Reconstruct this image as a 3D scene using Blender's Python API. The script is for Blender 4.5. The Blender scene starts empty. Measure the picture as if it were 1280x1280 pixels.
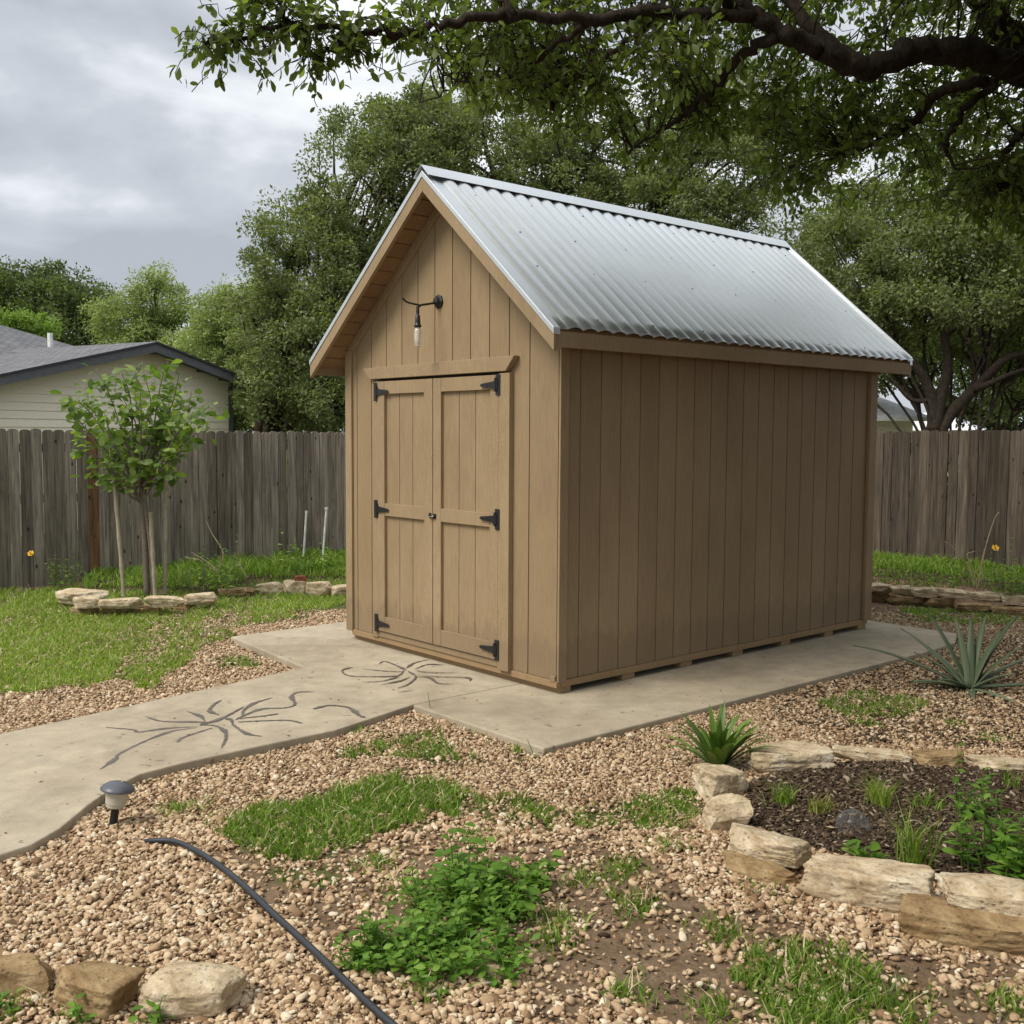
import bpy, math, random
import numpy as np
from mathutils import Matrix, Vector, noise as mnoise

rng = np.random.default_rng(7)
random.seed(7)
sc = bpy.context.scene

# ------------------------------------------------------------------ camera, sky, sun, exposure
F, PIT, ROLL, EYE = 1335.2, 0.0733, 0.0058, 1.68
cam = bpy.data.cameras.new("camera"); camo = bpy.data.objects.new("camera", cam)
sc.collection.objects.link(camo); sc.camera = camo
cam.sensor_width = 36; cam.lens = F*36/1280; cam.clip_start = 0.05; cam.clip_end = 2000
camo.matrix_world = Matrix.Translation((0, 0, EYE)) @ Matrix.Rotation(math.pi/2-PIT, 4, 'X') @ Matrix.Rotation(ROLL, 4, 'Z')

SUN_EL, SUN_AZ = 52, 238          # azimuth clockwise from +Y: the bright part of the cloud is behind-left of the camera
w = bpy.data.worlds.new("World"); sc.world = w; w.use_nodes = True
nt = w.node_tree; N = nt.nodes; Lk = nt.links; N.clear()
def wn(t, **k):
    n = N.new(t)
    for a, b in k.items(): setattr(n, a, b)
    return n
out = wn('ShaderNodeOutputWorld'); bg = wn('ShaderNodeBackground'); bg.inputs[1].default_value = 0.11
Lk.new(bg.outputs[0], out.inputs[0])
sky = wn('ShaderNodeTexSky', sky_type='NISHITA', sun_disc=False, sun_elevation=math.radians(SUN_EL), sun_rotation=math.radians(SUN_AZ))
tc = wn('ShaderNodeTexCoord'); mp = wn('ShaderNodeMapping'); mp.inputs['Scale'].default_value = (1.0, 1.0, 2.2)
mp.inputs['Location'].default_value = (0.35, 0.1, 0.62)
Lk.new(tc.outputs['Generated'], mp.inputs[0])
n1 = wn('ShaderNodeTexNoise'); n1.inputs['Scale'].default_value = 3.6; n1.inputs['Detail'].default_value = 8; n1.inputs['Roughness'].default_value = .5
n1.inputs['Distortion'].default_value = .25
Lk.new(mp.outputs[0], n1.inputs['Vector'])
rp = wn('ShaderNodeValToRGB'); Lk.new(n1.outputs[0], rp.inputs[0])
e = rp.color_ramp.elements
e[0].position = .36; e[0].color = (.36, .39, .43, 1)
e[1].position = .66; e[1].color = (.86, .885, .91, 1)
m_ = rp.color_ramp.elements.new(.47); m_.color = (.47, .50, .54, 1)
m_ = rp.color_ramp.elements.new(.55); m_.color = (.66, .69, .72, 1)
sep = wn('ShaderNodeSeparateXYZ'); Lk.new(tc.outputs['Generated'], sep.inputs[0])
mr = wn('ShaderNodeMapRange', interpolation_type='SMOOTHSTEP'); Lk.new(sep.outputs[2], mr.inputs[0])
mr.inputs[1].default_value = .30; mr.inputs[2].default_value = .95; mr.inputs[3].default_value = 1; mr.inputs[4].default_value = 1.75
vm = wn('ShaderNodeVectorMath', operation='SCALE'); Lk.new(rp.outputs[0], vm.inputs[0]); 
mm = wn('ShaderNodeMath', operation='MULTIPLY'); mm.inputs[1].default_value = 10.4; Lk.new(mr.outputs[0], mm.inputs[0]); Lk.new(mm.outputs[0], vm.inputs['Scale'])
mx = wn('ShaderNodeMixRGB'); mx.inputs[0].default_value = .96
Lk.new(sky.outputs[0], mx.inputs[1]); Lk.new(vm.outputs[0], mx.inputs[2]); Lk.new(mx.outputs[0], bg.inputs[0])

sun = bpy.data.lights.new("sun", 'SUN'); suno = bpy.data.objects.new("sun", sun); sc.collection.objects.link(suno)
sun.energy = 2.9; sun.angle = math.radians(26); sun.color = (1, .93, .82)
a_, e_ = math.radians(SUN_AZ), math.radians(SUN_EL)
sdir = Vector((math.sin(a_)*math.cos(e_), math.cos(a_)*math.cos(e_), math.sin(e_)))
suno.rotation_euler = (-sdir).to_track_quat('-Z', 'Y').to_euler()
sc.view_settings.view_transform = 'Standard'; sc.view_settings.look = 'None'
sc.view_settings.exposure = 0.23; sc.view_settings.gamma = 1

# ------------------------------------------------------------------ helpers
def ray(px, py):
    a, b = px-640, py-640
    cr, sr = math.cos(ROLL), math.sin(ROLL)
    x = a*cr+b*sr; y = -a*sr+b*cr
    cp, sp = math.cos(PIT), math.sin(PIT); u = -y/F
    return np.array([x/F, cp+u*sp, -sp+u*cp])
def G(px, py, z=0.0):                    # point of the horizontal plane z under that line of sight
    d = ray(px, py); t = (z-EYE)/d[2]
    return np.array([0, 0, EYE])+t*d
def A(px, py, Y):                        # point at distance Y
    d = ray(px, py)
    return np.array([0, 0, EYE])+d*(Y/d[1])
YAW, P0 = 0.853, np.array([0.286, 6.6218])
cY, sY = math.cos(YAW), math.sin(YAW)
def LW(x, y, z=0.0): return np.array([P0[0]+x*cY+y*sY, P0[1]-x*sY+y*cY, z])   # shed frame -> world

def tag(o, label=None, cat=None, group=None, kind=None):
    if label: o['label'] = label
    if cat: o['category'] = cat
    if group: o['group'] = group
    if kind: o['kind'] = kind
    return o
def link(o, parent=None):
    sc.collection.objects.link(o)
    if parent: o.parent = parent
    return o
def empty(name, loc, rz=0.0, **k):
    o = bpy.data.objects.new(name, None); o.empty_display_size = .1
    o.location = loc; o.rotation_euler = (0, 0, rz); link(o)
    return tag(o, **k)
def build(name, V, faces, mat, parent=None, smooth=False):
    """V (n,3); faces: list of int arrays, each (m,k)"""
    V = np.asarray(V, dtype=np.float32).reshape(-1, 3)
    me = bpy.data.meshes.new(name)
    me.vertices.add(len(V)); me.vertices.foreach_set('co', V.ravel())
    faces = [np.asarray(f, dtype=np.int32) for f in faces if len(f)]
    nl = sum(f.size for f in faces); npoly = sum(len(f) for f in faces)
    me.loops.add(nl); me.polygons.add(npoly)
    me.loops.foreach_set('vertex_index', np.concatenate([f.ravel() for f in faces]))
    tot = np.concatenate([np.full(len(f), f.shape[1], dtype=np.int32) for f in faces])
    st = np.concatenate([[0], np.cumsum(tot)[:-1]]).astype(np.int32)
    me.polygons.foreach_set('loop_start', st)
    me.update(calc_edges=True); me.validate()
    if smooth: me.polygons.foreach_set('use_smooth', np.ones(npoly, dtype=bool))
    me.materials.append(mat)
    return link(bpy.data.objects.new(name, me), parent)
class MB:
    def __init__(s): s.v = []; s.f = []
    def add(s, vs, fs):
        o = len(s.v); s.v += [tuple(map(float, v)) for v in vs]; s.f += [tuple(i+o for i in f) for f in fs]
    def box(s, x0, x1, y0, y1, z0, z1):
        s.add([(x0,y0,z0),(x1,y0,z0),(x1,y1,z0),(x0,y1,z0),(x0,y0,z1),(x1,y0,z1),(x1,y1,z1),(x0,y1,z1)],
              [(0,3,2,1),(4,5,6,7),(0,1,5,4),(1,2,6,5),(2,3,7,6),(3,0,4,7)])
    def hexa(s, v8):
        s.add(v8, [(0,3,2,1),(4,5,6,7),(0,1,5,4),(1,2,6,5),(2,3,7,6),(3,0,4,7)])
    def prism(s, poly, y0, y1):          # polygon in x,z extruded along y
        n = len(poly)
        s.add([(p[0], y0, p[1]) for p in poly]+[(p[0], y1, p[1]) for p in poly],
              [tuple(range(n)), tuple(range(2*n-1, n-1, -1))]+[(i, i+n, (i+1)%n+n, (i+1)%n) for i in range(n)])
    def slab(s, poly, z0, z1):           # polygon in x,y extruded along z
        n = len(poly)
        s.add([(p[0], p[1], z0) for p in poly]+[(p[0], p[1], z1) for p in poly],
              [tuple(range(n-1, -1, -1)), tuple(range(n, 2*n))]+[(i, (i+1)%n, (i+1)%n+n, i+n) for i in range(n)])
    def tube(s, pts, rad, n=8, cap=True):
        pts = [Vector(p) for p in pts]
        if not hasattr(rad, '__len__'): rad = [rad]*len(pts)
        ref = Vector((0.31, 0.22, 0.92)).normalized(); rings = []; vs = []
        for i, p in enumerate(pts):
            t = (pts[min(i+1, len(pts)-1)]-pts[max(i-1, 0)])
            if t.length < 1e-9: t = Vector((0, 0, 1))
            t.normalize(); u = t.cross(ref)
            if u.length < .1: u = t.cross(Vector((1, 0, 0)))
            u.normalize(); v = t.cross(u); ref = v.cross(t) if abs(t.dot(ref)) > .98 else ref
            for k in range(n):
                a = 2*math.pi*k/n; vs.append(p+(u*math.cos(a)+v*math.sin(a))*rad[i])
        fs = [(i*n+k, i*n+(k+1)%n, (i+1)*n+(k+1)%n, (i+1)*n+k) for i in range(len(pts)-1) for k in range(n)]
        if cap: fs += [tuple(range(n-1, -1, -1)), tuple((len(pts)-1)*n+k for k in range(n))]
        s.add(vs, fs)
    def lathe(s, prof, n=20, M=None):    # profile (r,z) bottom to top
        vs = []
        for r, z in prof:
            for k in range(n):
                a = 2*math.pi*k/n; v = Vector((r*math.cos(a), r*math.sin(a), z)); vs.append(M @ v if M else v)
        m = len(prof)
        fs = [(i*n+k, i*n+(k+1)%n, (i+1)*n+(k+1)%n, (i+1)*n+k) for i in range(m-1) for k in range(n)]
        fs += [tuple(range(n-1, -1, -1)), tuple((m-1)*n+k for k in range(n))]
        s.add(vs, fs)
    def build(s, name, mat, parent=None, smooth=False, bevel=0):
        me = bpy.data.meshes.new(name); me.from_pydata(s.v, [], s.f); me.update()
        if smooth: me.polygons.foreach_set('use_smooth', np.ones(len(me.polygons), dtype=bool))
        me.materials.append(mat); o = link(bpy.data.objects.new(name, me), parent)
        if bevel:
            b = o.modifiers.new('bevel', 'BEVEL'); b.width = bevel; b.segments = 2; b.limit_method = 'ANGLE'
        return o
def spline(pts, n=8):
    P = [np.array(p, float) for p in pts]; P = [2*P[0]-P[1]]+P+[2*P[-1]-P[-2]]; o = []
    for i in range(1, len(P)-2):
        for t in np.linspace(0, 1, n, endpoint=False):
            o.append(.5*((2*P[i])+(P[i+1]-P[i-1])*t+(2*P[i-1]-5*P[i]+4*P[i+1]-P[i+2])*t*t+(3*P[i]-P[i-1]-3*P[i+1]+P[i+2])*t**3))
    o.append(P[-2]); return o

# ------------------------------------------------------------------ materials
def mat(name, rough=.8, metal=0, spec=.3):
    m = bpy.data.materials.new(name); m.use_nodes = True
    b = m.node_tree.nodes['Principled BSDF']
    b.inputs['Roughness'].default_value = rough; b.inputs['Metallic'].default_value = metal
    b.inputs['Specular IOR Level'].default_value = spec
    return m, m.node_tree, b
def nd(t, typ, **k):
    n = t.nodes.new(typ)
    for a, b in k.items():
        if a in n.inputs.keys() if isinstance(a, str) else False: n.inputs[a].default_value = b
        else: setattr(n, a, b)
    return n
def ntex(t, scale, detail=4, rough=.55, vec=(1, 1, 1), coord='Object', dist=0):
    tc = t.nodes.new('ShaderNodeTexCoord'); mp = t.nodes.new('ShaderNodeMapping'); mp.inputs['Scale'].default_value = vec
    n = t.nodes.new('ShaderNodeTexNoise'); n.inputs['Scale'].default_value = scale; n.inputs['Detail'].default_value = detail
    n.inputs['Roughness'].default_value = rough; n.inputs['Distortion'].default_value = dist
    t.links.new(tc.outputs[coord], mp.inputs[0]); t.links.new(mp.outputs[0], n.inputs['Vector'])
    return n.outputs[0]
def ramp(t, src, stops):
    r = t.nodes.new('ShaderNodeValToRGB'); t.links.new(src, r.inputs[0]); e = r.color_ramp.elements
    while len(e) < len(stops): e.new(.5)
    for i, (p, c) in enumerate(stops):
        e[i].position = p; e[i].color = (*c, 1) if hasattr(c, '__len__') else (c, c, c, 1)
    return r.outputs[0]
def mixc(t, fac, a, b, mode='MIX'):
    m = t.nodes.new('ShaderNodeMixRGB'); m.blend_type = mode
    for i, s in ((0, fac), (1, a), (2, b)):
        if hasattr(s, 'links') or hasattr(s, 'is_linked'): t.links.new(s, m.inputs[i])
        elif hasattr(s, '__len__'): m.inputs[i].default_value = (*s, 1)
        else: m.inputs[i].default_value = s
    return m.outputs[0]
def bump(t, b, src, strength, dist=.01):
    n = t.nodes.new('ShaderNodeBump'); n.inputs['Strength'].default_value = strength; n.inputs['Distance'].default_value = dist
    t.links.new(src, n.inputs['Height']); t.links.new(n.outputs[0], b.inputs['Normal'])
def island(t): return t.nodes.new('ShaderNodeNewGeometry').outputs['Random Per Island']

def siding_mat(name, c0, c1):
    m, t, b = mat(name, .72)
    grain = ntex(t, 60, 6, .65, (1, 1, .12)); blot = ntex(t, 2.2, 5, .6, (1, 1, .5)); fleck = ntex(t, 260, 2, .5)
    c = ramp(t, blot, [(.25, c0), (.75, c1)])
    c = mixc(t, .24, c, ramp(t, grain, [(.3, .45), (.7, 1.35)]), 'MULTIPLY')
    c = mixc(t, .6, c, ramp(t, fleck, [(.34, .5), (.52, 1.05)]), 'MULTIPLY')
    c = mixc(t, .30, c, ramp(t, island(t), [(0, .68), (1, 1.2)]), 'MULTIPLY')
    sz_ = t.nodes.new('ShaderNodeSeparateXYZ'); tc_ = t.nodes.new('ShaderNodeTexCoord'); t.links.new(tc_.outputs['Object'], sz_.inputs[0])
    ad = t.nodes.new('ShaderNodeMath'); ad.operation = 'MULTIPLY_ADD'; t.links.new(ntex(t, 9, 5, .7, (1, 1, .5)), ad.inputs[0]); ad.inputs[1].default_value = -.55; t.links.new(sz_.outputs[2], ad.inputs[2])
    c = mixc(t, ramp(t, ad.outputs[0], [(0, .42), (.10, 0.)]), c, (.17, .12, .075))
    t.links.new(c, b.inputs['Base Color']); bump(t, b, grain, .25, .004); return m
M = {}
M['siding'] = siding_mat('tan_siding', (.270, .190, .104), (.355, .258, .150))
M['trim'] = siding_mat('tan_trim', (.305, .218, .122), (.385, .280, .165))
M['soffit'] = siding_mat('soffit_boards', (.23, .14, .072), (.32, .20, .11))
M['lumber'] = siding_mat('treated_lumber', (.36, .23, .11), (.46, .31, .16))
def simple(name, col, rough=.6, metal=0, spec=.4, var=.2, scale=20):
    m, t, b = mat(name, rough, metal, spec)
    n = ntex(t, scale, 4)
    c = ramp(t, n, [(.3, tuple(x*(1-var) for x in col)), (.7, tuple(x*(1+var) for x in col))])
    t.links.new(c, b.inputs['Base Color']); return m
M['black'] = simple('black_iron', (.012, .012, .013), .45, 0, .5)
M['chrome'] = simple('steel', (.5, .5, .5), .3, 1)
M['screw'] = simple('weathered_screw', (.12, .11, .10), .6, .5)
M['dark'] = simple('dark_gap', (.02, .015, .01), .9)
# galvanised roof
m, t, b = mat('galvalume', .45, .88, .5)
sp = ntex(t, 60, 3, .6); bl = ntex(t, 1.2, 4, .6, (1, .3, .3)); st = ntex(t, 9, 4, .6, (1, .15, .15))
c = ramp(t, bl, [(.3, (.66, .685, .70)), (.7, (.74, .765, .78))]); c = mixc(t, .2, c, ramp(t, sp, [(.35, .85), (.65, 1.08)]), 'MULTIPLY')
c = mixc(t, .10, c, ramp(t, st, [(.35, .8), (.6, 1.08)]), 'MULTIPLY')
t.links.new(c, b.inputs['Base Color']); t.links.new(ramp(t, sp, [(.2, .41), (.8, .45)]), b.inputs['Roughness']); M['metal'] = m
# glass
m, t, b = mat('clear_glass', .03); b.inputs['Transmission Weight'].default_value = 1; b.inputs['IOR'].default_value = 1.3
b.inputs['Base Color'].default_value = (.97, .97, .95, 1); M['glass'] = m
m, t, b = mat('lamp_lens', .35); b.inputs['Transmission Weight'].default_value = .35; b.inputs['Base Color'].default_value = (.62, .58, .47, 1)
b.inputs['IOR'].default_value = 1.4; M['lens'] = m
# concrete
m, t, b = mat('concrete', .85)
big = ntex(t, .9, 6, .6); fine = ntex(t, 120, 3, .6); mid = ntex(t, 7, 6, .65)
c = ramp(t, big, [(.3, (.31, .255, .18)), (.5, (.39, .33, .24)), (.72, (.45, .39, .29))])
c = mixc(t, .5, c, ramp(t, mid, [(.3, .68), (.65, 1.15)]), 'MULTIPLY'); c = mixc(t, .5, c, ramp(t, ntex(t, 2.3, 8, .7, dist=1.), [(.35, .72), (.55, 1.06)]), 'MULTIPLY'); c = mixc(t, .4, c, ramp(t, fine, [(.3, .78), (.6, 1.1)]), 'MULTIPLY')
sp = ntex(t, 16, 2, .4); c = mixc(t, ramp(t, sp, [(.70, 0.), (.74, .55)]), c, (.12, .09, .06))
t.links.new(c, b.inputs['Base Color']); bump(t, b, mid, .15, .01); M['concrete'] = m
M['sealant'] = simple('crack_sealant', (.115, .098, .082), .75, var=.25, scale=12)
# fence
def fence_mat(name, cols, warm=.0):
    m, t, b = mat(name, .9, spec=.15)
    g = ntex(t, 38, 6, .7, (1, 1, .045), dist=.6); r = island(t); low = ntex(t, 3, 4, .6, (1, 1, .35))
    c = ramp(t, r, cols)
    c = mixc(t, .75, c, ramp(t, g, [(.32, .22), (.5, .85), (.70, 1.7)]), 'MULTIPLY')
    c = mixc(t, .6, c, ramp(t, low, [(.3, .6), (.7, 1.25)]), 'MULTIPLY')
    tc = t.nodes.new('ShaderNodeTexCoord'); mp = t.nodes.new('ShaderNodeMapping'); mp.inputs['Scale'].default_value = (6, 6, 3.2)
    vo = t.nodes.new('ShaderNodeTexVoronoi'); t.links.new(tc.outputs['Object'], mp.inputs[0]); t.links.new(mp.outputs[0], vo.inputs['Vector']); vo.inputs['Scale'].default_value = 1.3
    c = mixc(t, ramp(t, vo.outputs['Distance'], [(.07, .85), (.12, 0.)]), c, (.02, .015, .011))
    t.links.new(c, b.inputs['Base Color']); bump(t, b, g, .6, .006); return m
M['fence'] = fence_mat('weathered_cedar', [(0, (.135, .112, .086)), (.5, (.215, .183, .142)), (1, (.33, .285, .225))])
M['fence_shade_painted'] = fence_mat('cedar_painted_shade', [(0, (.06, .049, .037)), (.5, (.10, .081, .061)), (1, (.165, .137, .105))])  # same cedar as the left fence, with the oaks' shade painted into its colour
M['fence_red'] = fence_mat('reddish_cedar', [(0, (.19, .10, .05)), (1, (.20, .11, .055))])
# foliage
def leaf_mat(name, c0, c1, c2, trans=.35, rough=.55):
    m, t, b = mat(name, rough, spec=.3); r = island(t)
    c = ramp(t, r, [(0, c0), (.6, c1), (1, c2)])
    big = ntex(t, .55, 3, .5, coord='Object'); c = mixc(t, .5, c, ramp(t, big, [(.3, .72), (.7, 1.25)]), 'MULTIPLY')
    t.links.new(c, b.inputs['Base Color'])
    tr = t.nodes.new('ShaderNodeBsdfTranslucent'); t.links.new(mixc(t, 1, c, (1.3, 1.5, .6), 'MULTIPLY'), tr.inputs[0])
    ms = t.nodes.new('ShaderNodeMixShader'); ms.inputs[0].default_value = trans
    o = t.nodes['Material Output']; t.links.new(b.outputs[0], ms.inputs[1]); t.links.new(tr.outputs[0], ms.inputs[2]); t.links.new(ms.outputs[0], o.inputs[0])
    return m
M['oak'] = leaf_mat('oak_leaves', (.09, .112, .042), (.158, .185, .075), (.28, .31, .14), .4)
M['oak_far'] = leaf_mat('far_oak_leaves', (.055, .08, .028), (.098, .13, .046), (.17, .21, .08), .4)
M['pale'] = leaf_mat('pale_leaves', (.18, .22, .08), (.26, .31, .12), (.36, .41, .18), .4)
M['bright'] = leaf_mat('bright_leaves', (.14, .22, .04), (.20, .29, .055), (.28, .37, .09))
M['near_oak'] = leaf_mat('near_oak_leaves', (.075, .10, .024), (.125, .165, .04), (.21, .25, .075), .5, .5)
M['sapling'] = leaf_mat('sapling_leaves', (.10, .16, .035), (.15, .22, .05), (.30, .38, .10), .4, .4)
M['grass'] = leaf_mat('grass_blades', (.15, .225, .028), (.24, .34, .045), (.44, .47, .16), .38)
M['grass_dark'] = leaf_mat('deep_green_blades', (.10, .175, .02), (.165, .27, .032), (.31, .39, .09), .38)  # a deeper green than the lawn blades
M['weed'] = leaf_mat('weed_leaves', (.08, .17, .02), (.13, .25, .03), (.22, .34, .06), .35, .5)
M['strap'] = leaf_mat('strap_leaves', (.07, .13, .02), (.11, .19, .03), (.18, .27, .06), .15, .4)
M['agave'] = leaf_mat('agave_leaves', (.085, .12, .065), (.125, .16, .09), (.18, .22, .13), .05, .45)
M['ygrass'] = leaf_mat('yellow_tuft', (.17, .18, .03), (.24, .25, .05), (.32, .33, .10), .3)
M['yellow'] = simple('yellow_petals', (.85, .55, .06), .6)
M['straw'] = simple('dry_straw', (.42, .34, .21), .8)
m, t, b = mat('bark', .95, spec=.1); n = ntex(t, 26, 8, .75, (1, 1, .6), dist=1.2); c = ramp(t, n, [(.3, (.014, .011, .008)), (.7, (.09, .07, .054))]); t.links.new(c, b.inputs['Base Color']); bump(t, b, n, 1, .03); M['bark'] = m
M['stembark'] = simple('young_bark', (.16, .13, .10), .9, scale=30)
M['stake'] = simple('bamboo_stake', (.33, .28, .20), .8, scale=15)
M['white_rod'] = simple('pale_rod', (.55, .56, .52), .5)
# stones
def stone_mat(name, c0, c1, c2):
    m, t, b = mat(name, .9, spec=.15)
    big = ntex(t, 5, 6, .65, dist=.8); mid = ntex(t, 24, 8, .7); fine = ntex(t, 160, 3, .6)
    c = ramp(t, big, [(.32, c0), (.5, c1), (.68, c2)])
    c = mixc(t, .7, c, ramp(t, mid, [(.28, .42), (.48, .95), (.7, 1.18)]), 'MULTIPLY'); c = mixc(t, .35, c, ramp(t, fine, [(.3, .7), (.6, 1.1)]), 'MULTIPLY')
    vo = t.nodes.new('ShaderNodeTexVoronoi'); vo.inputs['Scale'].default_value = 34; tc = t.nodes.new('ShaderNodeTexCoord'); t.links.new(tc.outputs['Object'], vo.inputs['Vector'])
    pit = ramp(t, vo.outputs['Distance'], [(.12, 0.), (.28, 1.)]); c = mixc(t, .3, c, pit, 'MULTIPLY')
    t.links.new(c, b.inputs['Base Color'])
    hh = mixc(t, .5, mid, pit, 'MULTIPLY'); bump(t, b, hh, .7, .02); return m
M['stone'] = stone_mat('cream_limestone', (.32, .225, .12), (.57, .46, .31), (.70, .62, .48))
M['stone_brown'] = stone_mat('ochre_limestone', (.17, .10, .045), (.34, .235, .12), (.48, .38, .23))
M['stone_red'] = stone_mat('red_stone', (.14, .04, .025), (.22, .07, .045), (.28, .12, .08))
# pebbles
m, t, b = mat('pebbles', .8, spec=.2); r = island(t)
c = ramp(t, r, [(0, (.18, .105, .055)), (.25, (.34, .225, .13)), (.6, (.47, .335, .205)), (.88, (.57, .44, .29)), (1, (.66, .57, .43))])
c = mixc(t, .5, c, ramp(t, ntex(t, 90, 4, .6), [(.3, .65), (.65, 1.15)]), 'MULTIPLY'); t.links.new(c, b.inputs['Base Color']); M['pebble'] = m
m, t, b = mat('mulch', .95, spec=.1); r = island(t)
c = ramp(t, r, [(0, (.035, .024, .016)), (.6, (.08, .055, .036)), (.90, (.16, .115, .075)), (1, (.38, .31, .23))]); t.links.new(c, b.inputs['Base Color']); M['mulch'] = m
# ground
m, t, b = mat('soil', .97, spec=.1)
fine = ntex(t, 55, 5, .7); mid = ntex(t, 6, 5, .6)
vo = t.nodes.new('ShaderNodeTexVoronoi'); vo.inputs['Scale'].default_value = 38; tc = t.nodes.new('ShaderNodeTexCoord'); t.links.new(tc.outputs['Object'], vo.inputs['Vector'])
soil = ramp(t, mid, [(.3, (.15, .10, .06)), (.7, (.26, .185, .12))])
grav = ramp(t, vo.outputs['Distance'], [(.10, (.38, .26, .17)), (.35, (.22, .14, .085)), (.55, (.09, .056, .035))])
at = t.nodes.new('ShaderNodeAttribute'); at.attribute_name = 'zone'; sx = t.nodes.new('ShaderNodeSeparateColor'); t.links.new(at.outputs['Color'], sx.inputs[0])
c = mixc(t, sx.outputs[0], soil, grav)
c = mixc(t, sx.outputs[1], c, ramp(t, mid, [(.3, (.06, .085, .02)), (.7, (.10, .13, .035))]))
c = mixc(t, sx.outputs[2], c, ramp(t, fine, [(.3, (.04, .028, .019)), (.7, (.09, .064, .043))]))
c = mixc(t, .5, c, ramp(t, fine, [(.3, .6), (.7, 1.25)]), 'MULTIPLY'); t.links.new(c, b.inputs['Base Color']); bump(t, b, fine, .8, .02); M['ground'] = m

# ------------------------------------------------------------------ zones (world polygons)
def gp(*pp, z=0.0): return np.array([G(x, y, z)[:2] for x, y in pp])
def inpoly(P, poly):
    x, y = P[:, 0], P[:, 1]; r = np.zeros(len(P), bool); j = len(poly)-1
    for i in range(len(poly)):
        xi, yi = poly[i]; xj, yj = poly[j]
        c = ((yi > y) != (yj > y)) & (x < (xj-xi)*(y-yi)/(yj-yi+1e-12)+xi); r ^= c; j = i
    return r
_ph = rng.uniform(0, 6.28, (12, 2)); _fr = rng.normal(0, 1, (12, 2))
def wob(P, scale=1.0, seed=0):
    s = np.zeros(len(P))
    for k in range(12):
        f = np.roll(_fr, seed, 0)[k]*scale*(1+.35*k); s += np.sin(P[:, 0]*f[0]+P[:, 1]*f[1]+_ph[(k+seed) % 12, 0])/(1+.25*k)
    return s/4
def soft(P, poly, amp=.12, scale=4, seed=0):
    d = np.stack([wob(P, scale, seed), wob(P, scale, seed+3)], 1)*amp
    return inpoly(P[:, :2]+d, poly)
ZS = .045
def l2w(pts): return np.array([LW(x, y)[:2] for x, y in pts])
path_right = [G(x, y, ZS)[:2] for x, y in [(515, 890), (420, 912), (330, 931), (230, 953), (176, 967), (140, 985), (110, 1006), (75, 1035), (40, 1055), (0, 1068), (-60, 1085), (-200, 1120)]]
path_left = [G(x, y, ZS)[:2] for x, y in [(-200, 965), (-60, 931), (0, 917), (80, 900), (230, 867), (380, 834)]]
slabB = path_right[1:]+path_left+list(l2w([(-3.05, -.70), (-3.12, 4.0), (-.371, 4.0), (-.371, -.84)]))
slabA = l2w([(-.365, -.845), (.80, -.85), (.83, 3.1), (.80, 3.6), (.62, 4.0), (-.365, 4.0)])
slabB = np.array(slabB)
def onslab(P, m=0.0): return inpoly(P, slabA) | inpoly(P, slabB)
bed = gp((935, 985), (1000, 962), (1100, 955), (1200, 965), (1330, 975), (1420, 1040), (1420, 1150), (1290, 1130), (1170, 1100), (1010, 1065), (925, 1030))
leftbed = gp((100, 742), (270, 745), (320, 730), (440, 728), (470, 700), (300, 705), (120, 722))
rightbed = gp((1070, 728), (1180, 738), (1300, 755), (1400, 770), (1400, 725), (1290, 722), (1070, 712))
lawn = gp((-200, 746), (0, 736), (95, 735), (100, 744), (250, 735), (440, 722), (440, 752), (380, 770), (300, 790), (250, 820), (190, 862), (90, 868), (0, 868), (-200, 890))
bare = gp((560, 1090), (660, 1060), (780, 1062), (870, 1090), (930, 1140), (1020, 1185), (1290, 1200), (1400, 1300), (680, 1300), (660, 1180))
bare2 = gp((255, 1070), (380, 1050), (560, 1030), (640, 1100), (560, 1200), (450, 1190), (330, 1140))
rightmulch = gp((960, 880), (1190, 800), (1400, 800), (1400, 960), (1230, 935), (1050, 925), (960, 905))
patches = [gp((270, 1045), (320, 1010), (430, 985), (500, 968), (560, 985), (620, 1010), (560, 1030), (500, 1040), (440, 1060), (400, 1083), (330, 1075)),
           gp((400, 940), (470, 925), (550, 915), (560, 935), (610, 955), (560, 965), (500, 950), (430, 950)),
           gp((590, 1000), (650, 995), (700, 1015), (690, 1040), (640, 1035), (600, 1030)),
           gp((700, 1015), (780, 1000), (860, 985), (885, 1010), (860, 1040), (780, 1040), (720, 1035)),
           gp((1020, 880), (1080, 862), (1165, 880), (1130, 897), (1060, 898)),
           gp((905, 1215), (960, 1180), (1060, 1190), (1120, 1225), (1160, 1290), (960, 1300)),
           gp((640, 935), (680, 940), (670, 955), (640, 952)),
           gp((260, 820), (320, 822), (330, 835), (270, 838)),
           gp((1120, 760), (1290, 765), (1290, 785), (1130, 778)),
           gp((330, 1090), (420, 1085), (440, 1110), (360, 1115))]
fence_strip_l = gp((-200, 745), (0, 735), (100, 722), (440, 705), (440, 690), (0, 715), (-200, 728))
fence_strip_r = gp((1080, 726), (1290, 748), (1400, 760), (1400, 720), (1080, 700))

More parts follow.
